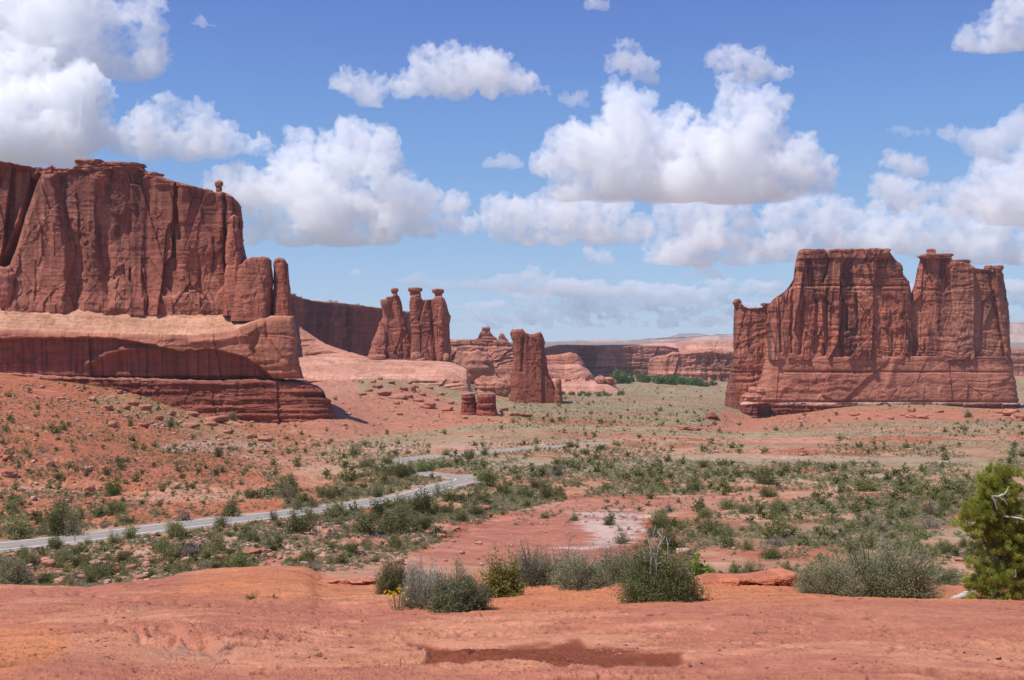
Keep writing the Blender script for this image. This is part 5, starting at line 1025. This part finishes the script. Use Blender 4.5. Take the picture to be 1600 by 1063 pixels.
def scatter(name, pts, scl, rz_, vi, coll):
    me = bpy.data.meshes.new(name); me.vertices.add(len(pts)); me.vertices.foreach_set('co', np.asarray(pts, np.float32).ravel())
    for nm, ty, key, ar in (('scl', 'FLOAT_VECTOR', 'vector', scl), ('rz', 'FLOAT', 'value', rz_), ('vi', 'INT', 'value', vi)):
        at = me.attributes.new(nm, ty, 'POINT'); at.data.foreach_set(key, np.asarray(ar, np.int32 if ty == 'INT' else np.float32).ravel())
    o = bpy.data.objects.new(name, me); COL.objects.link(o)
    ng = bpy.data.node_groups.new(name, 'GeometryNodeTree'); ng.interface.new_socket('Geometry', in_out='INPUT', socket_type='NodeSocketGeometry'); ng.interface.new_socket('Geometry', in_out='OUTPUT', socket_type='NodeSocketGeometry')
    N = ng.nodes.new; gi = N('NodeGroupInput'); go = N('NodeGroupOutput'); ip = N('GeometryNodeInstanceOnPoints'); ci = N('GeometryNodeCollectionInfo'); ci.inputs[0].default_value = coll; ci.inputs[1].default_value = True; ci.inputs[2].default_value = True
    def att(nm, ty):
        a_ = N('GeometryNodeInputNamedAttribute'); a_.data_type = ty; a_.inputs[0].default_value = nm; return next(s_ for s_ in a_.outputs if s_.enabled and s_.name == 'Attribute')
    cb = N('ShaderNodeCombineXYZ'); l = ng.links.new
    l(att('rz', 'FLOAT'), cb.inputs[2]); l(gi.outputs[0], ip.inputs['Points']); l(ci.outputs[0], ip.inputs['Instance']); ip.inputs['Pick Instance'].default_value = True
    l(att('vi', 'INT'), ip.inputs['Instance Index']); l(cb.outputs[0], ip.inputs['Rotation']); l(att('scl', 'FLOAT_VECTOR'), ip.inputs['Scale']); l(ip.outputs[0], go.inputs[0])
    m = o.modifiers.new('scatter', 'NODES'); m.node_group = ng
    return tag(o, kind='stuff')
scatter("scrub", np.stack([cx, cy, cz], 1)[ids], np.stack([wid, wid, hgt], 1)[ids], rot[ids], typ[ids]*2+(ids % 2), lo)
# stones strewn over the slopes
NR = 18000
spx = nrng.uniform(-330, 1930, NR); spy = nrng.uniform(600, 915, NR); ii = np.clip(((spx+340)/8).round().astype(int), 0, 285)
sd = np.array([np.interp(-y, -PT[i], ptab) for i, y in zip(ii, spy)])
wgt = .10+.45*sstep(-3, 8, sdpoly(spx, spy, [(-50,862),(300,826),(520,806),(760,800),(760,850),(560,890),(0,930)]))+1.0*sstep(-5, 8, sdpoly(spx, spy, [(60,600),(250,600),(450,690),(300,690),(120,650)]))+.6*sstep(-4, 8, sdpoly(spx, spy, [(520,660),(570,605),(700,605),(790,650),(640,670)]))+.35*(spx < 420)+.35*sstep(-4, 8, sdpoly(spx, spy, [(1200,640),(1600,640),(1600,660),(1200,665)]))
kp = (nrng.random(NR) < wgt) & (sd > 80) & (sd < 1300); spx, spy, sd = spx[kp], spy[kp], sd[kp]
rdm = np.array([np.min((rp[:, 0]-a)**2+(rp[:, 1]-b)**2) for a, b in zip((spx-800)/F*sd, sd)])**.5
kp = rdm > 4.5; spx, spy, sd = spx[kp], spy[kp], sd[kp]; m_ = len(spx)
rc = bpy.data.collections.new("stone_kinds")
for v in range(5):
    o = lump("stone_%02d" % v, M_BOULD, 800, HY, F, 1, .6, .9, seed=840+v, sub=2, rough=.4, base=(.44, .22, .15) if v < 3 else (.55, .38, .30), pale=(.58, .42, .34), pw=4, flat=.5, cut=.6, link=False); rc.objects.link(o)
ss = np.exp(nrng.normal(-1.55, .55, m_))*np.where(sd > 400, 2.0, np.where(sd < 200, .62, .9))
scatter("rubble", np.stack([(spx-800)/F*sd, sd, gz(spx, sd)], 1), np.stack([ss, ss*nrng.uniform(.7, 1.2, m_), ss*nrng.uniform(.6, 1.1, m_)], 1), nrng.uniform(0, 6.28, m_), nrng.integers(0, 5, m_), rc)
print("scatter", n, round(time.time()-T0, 1))
# ---- cottonwoods at the valley head, specks of juniper on the skyline wall
cw = [unit_bush('cottonwood_tree', ((.07, .13, .035), (.12, .20, .06)), 24, 420, 1.3, 1., .20, .14, 870+k, spread=.11, hollow=.25) for k in range(3)]
for k in range(46):
    px = 962+172*rng.random(); py = 598+7*rng.random()+(2 if px > 1060 else 0); d = rng.uniform(1850, 2150); hh_ = rng.uniform(8, 14)*(1.25 if px < 1060 else .8)
    o = cw[k % 3].copy(); COL.objects.link(o); o.location = ((px-800)/F*d, d, ground_z(px, d)-.3); o.scale = (hh_*1.15, hh_*1.15, hh_); o.rotation_euler = (0, 0, rng.uniform(0, 6))
    tag(o, "bright green leafy tree in the grove under the distant cliffs", "tree", "grove at the valley head")
for k in range(26):
    px = 878+100*rng.random(); d = rng.uniform(1255, 1330); hh_ = rng.uniform(2.5, 4.5); o = KIND['juniper_bush'][k % 4].copy(); COL.objects.link(o)
    o.location = ((px-800)/F*d, d, ground_z(px, d)-.1); o.scale = (hh_*1.2, hh_*1.2, hh_); tag(o, "dark bush in the line along the foot of the pale shelf", "shrub", "bushes along the pale shelf")
for k, (px, py) in enumerate(((470, 466), (517, 472), (525, 473), (459, 461), (560, 477), (1150, 632))[:5]):
    d = float(DW(px))+8; o = KIND['juniper_bush'][k % 4].copy(); COL.objects.link(o); o.location = P(px, py+2, d); hh_ = 3.2+.4*k % 1.2; o.scale = (hh_*1.3, hh_*1.3, hh_)
    tag(o, "tiny dark bush on the rim of the shaded cliff behind the capped towers", "shrub", "bushes on the cliff rim")
# marker post by the road
d = gd(117, 848, 100); pz = ground_z(117, d); mp_ = 1.0
bm = bmesh.new(); bmesh.ops.create_cube(bm, size=1., matrix=Matrix.Translation((0, 0, .5)) @ Matrix.Diagonal((.14, .05, 1.1, 1))); bmesh.ops.bevel(bm, geom=bm.edges[:], offset=.012, segments=1, affect='EDGES')
me = bpy.data.meshes.new("marker_post"); bm.to_mesh(me); bm.free(); me.materials.append(plain_mat("brown_post", (.30, .17, .08))); o = bpy.data.objects.new("marker_post", me); o.location = ((117-800)/F*d, d, pz); COL.objects.link(o); tag(o, "short brown marker post at the near edge of the road, left", "post")
bm = bmesh.new(); bmesh.ops.create_cube(bm, size=1., matrix=Matrix.Translation((0, -.03, .88)) @ Matrix.Diagonal((.10, .012, .14, 1))); me = bpy.data.meshes.new("reflector"); bm.to_mesh(me); bm.free(); me.materials.append(plain_mat("amber_reflector", (.5, .25, .05), .4)); q = bpy.data.objects.new("reflector", me); COL.objects.link(q); q.parent = o

# ---- foreground shrubs
def front(px, py):
    d = surf_d(px, py); return d, ((px-800)/F*d, d, slick_z(px, d)-.01)
FR = [  # px, base, height, width, palette, branches, leaves, leaf length, width, label, extra
 (620, 926, 58, 68, ((.10, .105, .05), (.17, .17, .09)), 90, 7000, .035, .012, "dark green shrub at the left end of the foreground shrub row", {}),
 (655, 943, 66, 72, DRY, 220, 3200, .060, .007, "pale straw grey dry bush second from the left in the shrub row", dict(up=1.4, hollow=.45, spread=.06)),
 (713, 944, 74, 76, ((.135, .14, .085), (.23, .225, .15)), 120, 9500, .034, .011, "grey green shrub beside the pale dry bush, nearest of the row", {}),
 (777, 931, 64, 62, YEL, 60, 3600, .040, .022, "yellow green leafy shrub in the shrub row", dict(gap=.6)),
 (842, 917, 66, 122, ((.15, .15, .10), (.25, .24, .17)), 130, 9500, .036, .011, "wide silvery green shrub in the middle of the shrub row", {}),
 (905, 921, 58, 78, ((.16, .155, .11), (.26, .25, .185)), 90, 6000, .034, .011, "small silvery shrub with bare lower stems right of the wide silvery one", dict(hollow=.5)),
 (950, 916, 64, 92, ((.14, .14, .095), (.235, .225, .155)), 110, 7600, .036, .011, "silvery shrub right of the small one, set farther back", {}),
 (988, 914, 50, 60, ((.13, .135, .08), (.22, .22, .14)), 90, 6000, .036, .011, "shrub half hidden behind the dark green one with the dead branches", {}),
 (1022, 946, 82, 108, ((.085, .092, .04), (.16, .16, .075)), 130, 12500, .034, .012, "dark green shrub with bare trunk and dead branches, right end of the row", dict(hollow=.4)),
 (1090, 907, 40, 36, BRIGHT, 26, 420, .075, .05, "bright green broad leaved sapling behind the right end of the row", dict(gap=.6)),
 (1286, 938, 58, 80, ((.20, .19, .12), (.32, .30, .20)), 130, 8500, .036, .009, "light sage coloured shrub left of the big grey green one", dict(up=1.)),
 (1372, 935, 90, 150, ((.135, .135, .08), (.23, .225, .14)), 190, 17000, .036, .011, "biggest grey green shrub in the right foreground", {}),
 (1468, 912, 30, 52, ((.15, .15, .10), (.24, .24, .16)), 70, 3600, .036, .012, "low shrub behind the right side of the biggest one", {}),
 (1305, 906, 36, 50, BRIGHT, 50, 2600, .05, .02, "bright green bush behind the light sage coloured shrub", {}),
 (110, 923, 42, 56, ((.15, .155, .10), (.25, .25, .165)), 90, 5200, .045, .014, "rounded grey green shrub in the gap of the slickrock at the left", {}),
 (12, 917, 44, 56, ((.16, .155, .11), (.25, .24, .17)), 80, 4200, .045, .014, "grey green shrub at the left edge of the slickrock", {}),
]
k = 0
for (a, b, h, wv, pal, nb, nl, ln, wd_, lab, ex) in FR:
    d, loc = front(a, b); u_ = d/F; k += 1; rgk = np.random.default_rng(900+k)
    kw = dict(spread=.085, up=.35, hollow=.25, gap=.4); kw.update(ex)
    ns = 1 if wv < 45 else 3 if wv < 66 else 5 if wv < 110 else 7
    parts_ = []
    for q in range(ns):
        fw = 1. if ns == 1 else rgk.uniform(.52, .7); fh = 1. if q == 0 else rgk.uniform(.55, .92); ox = 0 if ns == 1 else (q/(ns-1)-.5)*(1-fw)*1.6+rgk.uniform(-.05, .05)
        if q == 0 and ns > 1: ox = rgk.uniform(-.15, .15)
        c_k = rgk.uniform(.85, 1.15)
        lv, st = bush_data(rgk, int(nb*1.8/ns**.7), int(nl*3.2/ns*(1. if nl > 1000 else .6)), wv*u_*1.2*fw, h*u_*.95*fh, ln*(.78 if nl > 1000 else 1), wd_, colr=(tuple(np.array(pal[0])*(1.2, 1.25, 1.05)*c_k), tuple(np.array(pal[1])*(1.35, 1.42, 1.12)*c_k)), **kw)
        of = np.array((ox*wv*u_*1.2, rgk.uniform(-.10, .16)*(ns > 1), 0)); parts_.append((lv[0]+of, lv[1], lv[2], st[0]+of, st[1]))
    def cat_q(iv, iq):
        nv = np.cumsum([0]+[len(x[iv]) for x in parts_]); return np.concatenate([x[iv] for x in parts_]), np.concatenate([x[iq]+nv[i] for i, x in enumerate(parts_)])
    LV, LQ = cat_q(0, 1); SV_, SQ_ = cat_q(3, 4); lv = (LV, LQ, np.concatenate([x[2] for x in parts_])); st = (SV_, SQ_)
    o = plant("shrub", lv, st, M_WOOD if pal is not DRY else M_DEAD, lab, "shrub" if pal is not BRIGHT or wv > 40 else "sapling", None, loc)
    if a == 1022:
        pths = []; base = np.array((0, 0, 0.))
        for tipx, tipy in ((1008, 808), (1022, 826), (1052, 848), (1000, 850), (1036, 835)):
            t_ = np.array(((tipx-a)*u_, rng.uniform(-.1, .25), (b-tipy)*u_)); ts = np.linspace(0, 1, 9)[:, None]
            p = base+(t_-base)*ts+np.array([[.03*math.sin(9*x+tipx), .03*math.cos(7*x), 0] for x in ts[:, 0]])
            pths.append(p)
            for q in range(3):
                i_ = rng.randint(4, 7); dv = np.array((rng.uniform(-.12, .12), rng.uniform(-.1, .1), rng.uniform(.03, .16))); pths.append(p[i_]+dv*np.linspace(0, 1, 4)[:, None])
        Vd, Qd = tubes(pths, [.012 if len(p) > 5 else .005 for p in pths], [.003]*len(pths), 4); q = mesh_from("dead_branches", Vd, Qd, M_DEAD, smooth=True); q.parent = o
        pths = [np.array([(-.04, 0, -.02), (-.05, -.02, .12), (-.02, 0, .3), (.04, 0, .5)]), np.array([(0, 0, 0), (.12, -.05, .12), (.25, -.06, .3), (.34, -.02, .45)])]
        Vd, Qd = tubes(pths, [.04, .025], [.018, .01], 7); q = mesh_from("trunk", Vd, Qd, M_WOOD); q.parent = o
# pebbles strewn on the slickrock
pbl = bpy.data.collections.new("pebble_kinds")
for v in range(3):
    o = lump("pebble_%02d" % v, M_BOULD, 800, HY, F, 1, .6, .9, seed=880+v, sub=2, rough=.4, base=((.42, .16, .09), (.50, .25, .17), (.25, .12, .09))[v], pale=(.55, .33, .25), pw=4, flat=.5, cut=.6, link=False); pbl.objects.link(o)
pp_ = []
while len(pp_) < 1300:
    a, b = rng.uniform(-40, 1640), 905+150*rng.random()
    if vn2(a/60., b/18., 881)+.8*(905 < b < 960)*(a > 520) > .25: pp_.append((a, b))
pts = []; 
for a, b in pp_:
    dq = surf_d(a, b); pts.append(((a-800)/F*dq, dq, dq))
pts = np.array(pts); pts[:, 2] = slick_base(800+F*pts[:, 0]/pts[:, 1], pts[:, 1])+slick_detail(800+F*pts[:, 0]/pts[:, 1], pts[:, 1])[0]
q_ = np.exp(nrng.normal(-4.75, .45, len(pts)))
scatter("pebbles", pts, np.stack([q_, q_*.8, q_*.6], 1), nrng.uniform(0, 6, len(pts)), nrng.integers(0, 3, len(pts)), pbl)
# yellow flowers
def flowers(px, py, hpx, wpx, nf, label, seed):
    rg = np.random.default_rng(seed); d, loc = front(px, py); u_ = d/F; paths = []; tips = []
    for _ in range(nf):
        t_ = np.array((rg.uniform(-.5, .5)*wpx*u_, rg.uniform(-.1, .1), rg.uniform(.45, 1)*hpx*u_)); r_ = t_*np.array((.5, .5, 0)); ts = np.linspace(0, 1, 5)[:, None]; paths.append(r_+(t_-r_)*ts); tips.append(t_)
    Vs, Qs = tubes(paths, [.004]*nf, [.002]*nf, 3); o = mesh_from("flower_clump", Vs, Qs, plain_mat("green_stem", (.12, .17, .05)), smooth=False); o.location = loc
    tips = np.array(tips); V = []; 
    for t_ in tips:
        for _ in range(9): V.append(t_+rg.normal(size=3)*.012)
    V = np.array(V); dr = unit(rg.normal(size=(len(V), 3))); Vl, Ql = leaf_quads(V, dr, .03, .022, rg); C = np.tile(np.array((.75, .52, .02)), (len(Vl), 1))
    q = mesh_from("blossom", Vl, Ql, M_LEAF, C, smooth=False); q.parent = o; return tag(o, label, "flowers")
flowers(622, 946, 36, 44, 16, "clump of yellow flowers at the foot of the pale dry bush", 950)
flowers(1594, 944, 34, 16, 8, "few yellow flowers at the foot of the juniper tree, right edge", 951)
# ---- juniper tree at the right edge
d, loc = front(1556, 943); u_ = d/F; rgj = np.random.default_rng(960)
jn = bpy.data.objects.new("juniper_tree", None); jn.location = loc; COL.objects.link(jn); tag(jn, "yellow green juniper tree with bleached dead branches at the right edge", "tree")
JB = [(1552,742,12),(1563,752,20),(1546,762,20),(1578,748,15),(1560,772,24),(1540,782,18),(1528,797,20),(1518,812,18),(1508,826,12),(1535,815,24),(1556,800,26),(1580,775,18),(1585,800,16),(1600,815,22),(1562,830,26),(1545,850,22),(1580,850,28),(1610,850,30),(1555,875,26),(1590,885,34),(1620,890,30),(1530,905,18),(1550,910,26),(1575,920,28),(1605,925,30),(1522,925,12),(1540,930,16),(1630,830,25),(1515,880,9),(1640,900,30)]
cen = []; dr = []; cl = []
for (a, b, r) in JB:
    nclump = max(6, int(r*r/15)); 
    for _ in range(nclump):
        v = unit(rgj.normal(size=3)); rr = r*u_*rgj.random()**.33*.95
        c = np.array(((a-1556)*u_, rgj.uniform(-.12, .12), (943-b)*u_))+v*rr*np.array((1, 1.15, 1))
        nn = 260; out = unit(v+np.array((0, -.1, .55))); tone = rgj.random()
        q = rgj.normal(size=(nn, 3))*.021+out*(rgj.random((nn, 1))*.075)
        cen.append(c+q); dr.append(unit(out*.8+q*14+rgj.normal(size=(nn, 3))*.35)); cl.append(np.full(nn, tone))
cen = np.concatenate(cen); dr = np.concatenate(dr); cl = np.concatenate(cl); sel = cen[:, 2] > .02; cen, dr, cl = cen[sel], dr[sel], cl[sel]
V, Q = leaf_quads(cen, dr, .024*rgj.uniform(.7, 1.3, len(cen)), .0085, rgj)
tt = (cl*.6+.4*rgj.random(len(cl)))[:, None]; C = np.repeat(np.array((.18, .21, .035))+(np.array((.44, .45, .10))-np.array((.18, .21, .035)))*tt, 4, 0)
crown = mesh_from("crown", V, Q, M_LEAF, C, smooth=False); crown.parent = jn
pp = lambda a, b, y=0.: ((a-1556)*u_, y, (943-b)*u_)
tr_paths = [[pp(1556, 946), pp(1552, 915, .02), pp(1558, 880), pp(1553, 840), pp(1558, 800), pp(1556, 765)], [pp(1556, 900), pp(1575, 870, .05), pp(1600, 850)], [pp(1556, 880), pp(1540, 850, .05), pp(1525, 825)], [pp(1556, 910), pp(1585, 895, -.05), pp(1615, 885)], [pp(1556, 830), pp(1570, 805, .05), pp(1585, 790)], [pp(1552, 915), pp(1538, 905), pp(1528, 900)]]
def rs(p, n=10):
    p = np.array(p, float); t = np.linspace(0, len(p)-1, n); i = np.clip(t.astype(int), 0, len(p)-2); f = (t-i)[:, None]; return p[i]*(1-f)+p[i+1]*f
Vt, Qt = tubes([rs(p) for p in tr_paths], [.075, .03, .03, .03, .02, .025], [.02, .01, .01, .01, .008, .01], 8); tk = mesh_from("trunk", Vt, Qt, M_WOOD); tk.parent = jn
dd = -.42
db = [[pp(1556, 775, -.1), pp(1548, 769, dd), pp(1540, 772, dd), pp(1529, 770, dd-.04)], [pp(1529, 770, dd-.04), pp(1533, 778, dd-.04), pp(1538, 792, dd-.02)], [pp(1541, 772, dd), pp(1550, 778, dd), pp(1557, 786, dd+.05)], [pp(1548, 769, dd), pp(1553, 764, dd), pp(1556, 757, dd)], [pp(1562, 806, -.2), pp(1572, 804, dd), pp(1583, 809, dd), pp(1590, 820, dd), pp(1592, 828, dd)], [pp(1572, 900, -.2), pp(1568, 893, dd), pp(1566, 882, dd)]]
Vt, Qt = tubes([rs(p, 8) for p in db], [.022, .016, .016, .012, .014, .01], [.012, .006, .005, .004, .005, .004], 6); q = mesh_from("dead_branches", Vt, Qt, M_DEAD); q.parent = jn
d, loc = front(1503, 938); u_ = d/F
lg = [[(-.30, -.05, .01), (-.12, 0, .05), (.05, .03, .10), (.22, .05, .12)], [(-.2, .02, .02), (0, .06, .04), (.2, .08, .06)], [(-.05, .03, .08), (.1, .02, .15), (.2, 0, .17)], [(.0, .02, .05), (-.1, -.08, .02), (-.2, -.14, .0)]]
Vt, Qt = tubes([rs(p, 10)+np.random.default_rng(7).normal(size=(10, 3))*.008 for p in lg], [.03, .03, .03, .025], [.055, .04, .02, .01], 8); o = mesh_from("dead_log", Vt, Qt, M_DEAD); o.location = loc; tag(o, "weathered grey dead log on the sand left of the juniper tree", "log")
# small grass by the slickrock
rgx = np.random.default_rng(970)
for (px, py, lab) in ((428, 936, "tiny green tuft of grass in a crack of the slickrock at the left"), (1382, 942, "tiny tuft of grass on the sand in front of the biggest shrub"), (395, 938, "pale tiny tuft left of the green tuft in the slickrock crack"), (690, 947, "low green grass at the foot of the dry bush"), (1550, 946, "low green grass at the foot of the juniper tree")):
    d, loc = front(px, py); V, Q, C = merged(rgx, 14, 90, .16, .07, .06, .008, colr=((.14, .17, .05), (.25, .27, .10)), up=1.5, spread=.05); o = mesh_from("grass_tuft", V, Q, M_LEAF, C, smooth=False); o.location = loc; tag(o, lab, "grass")
print("plants", round(time.time()-T0, 1))
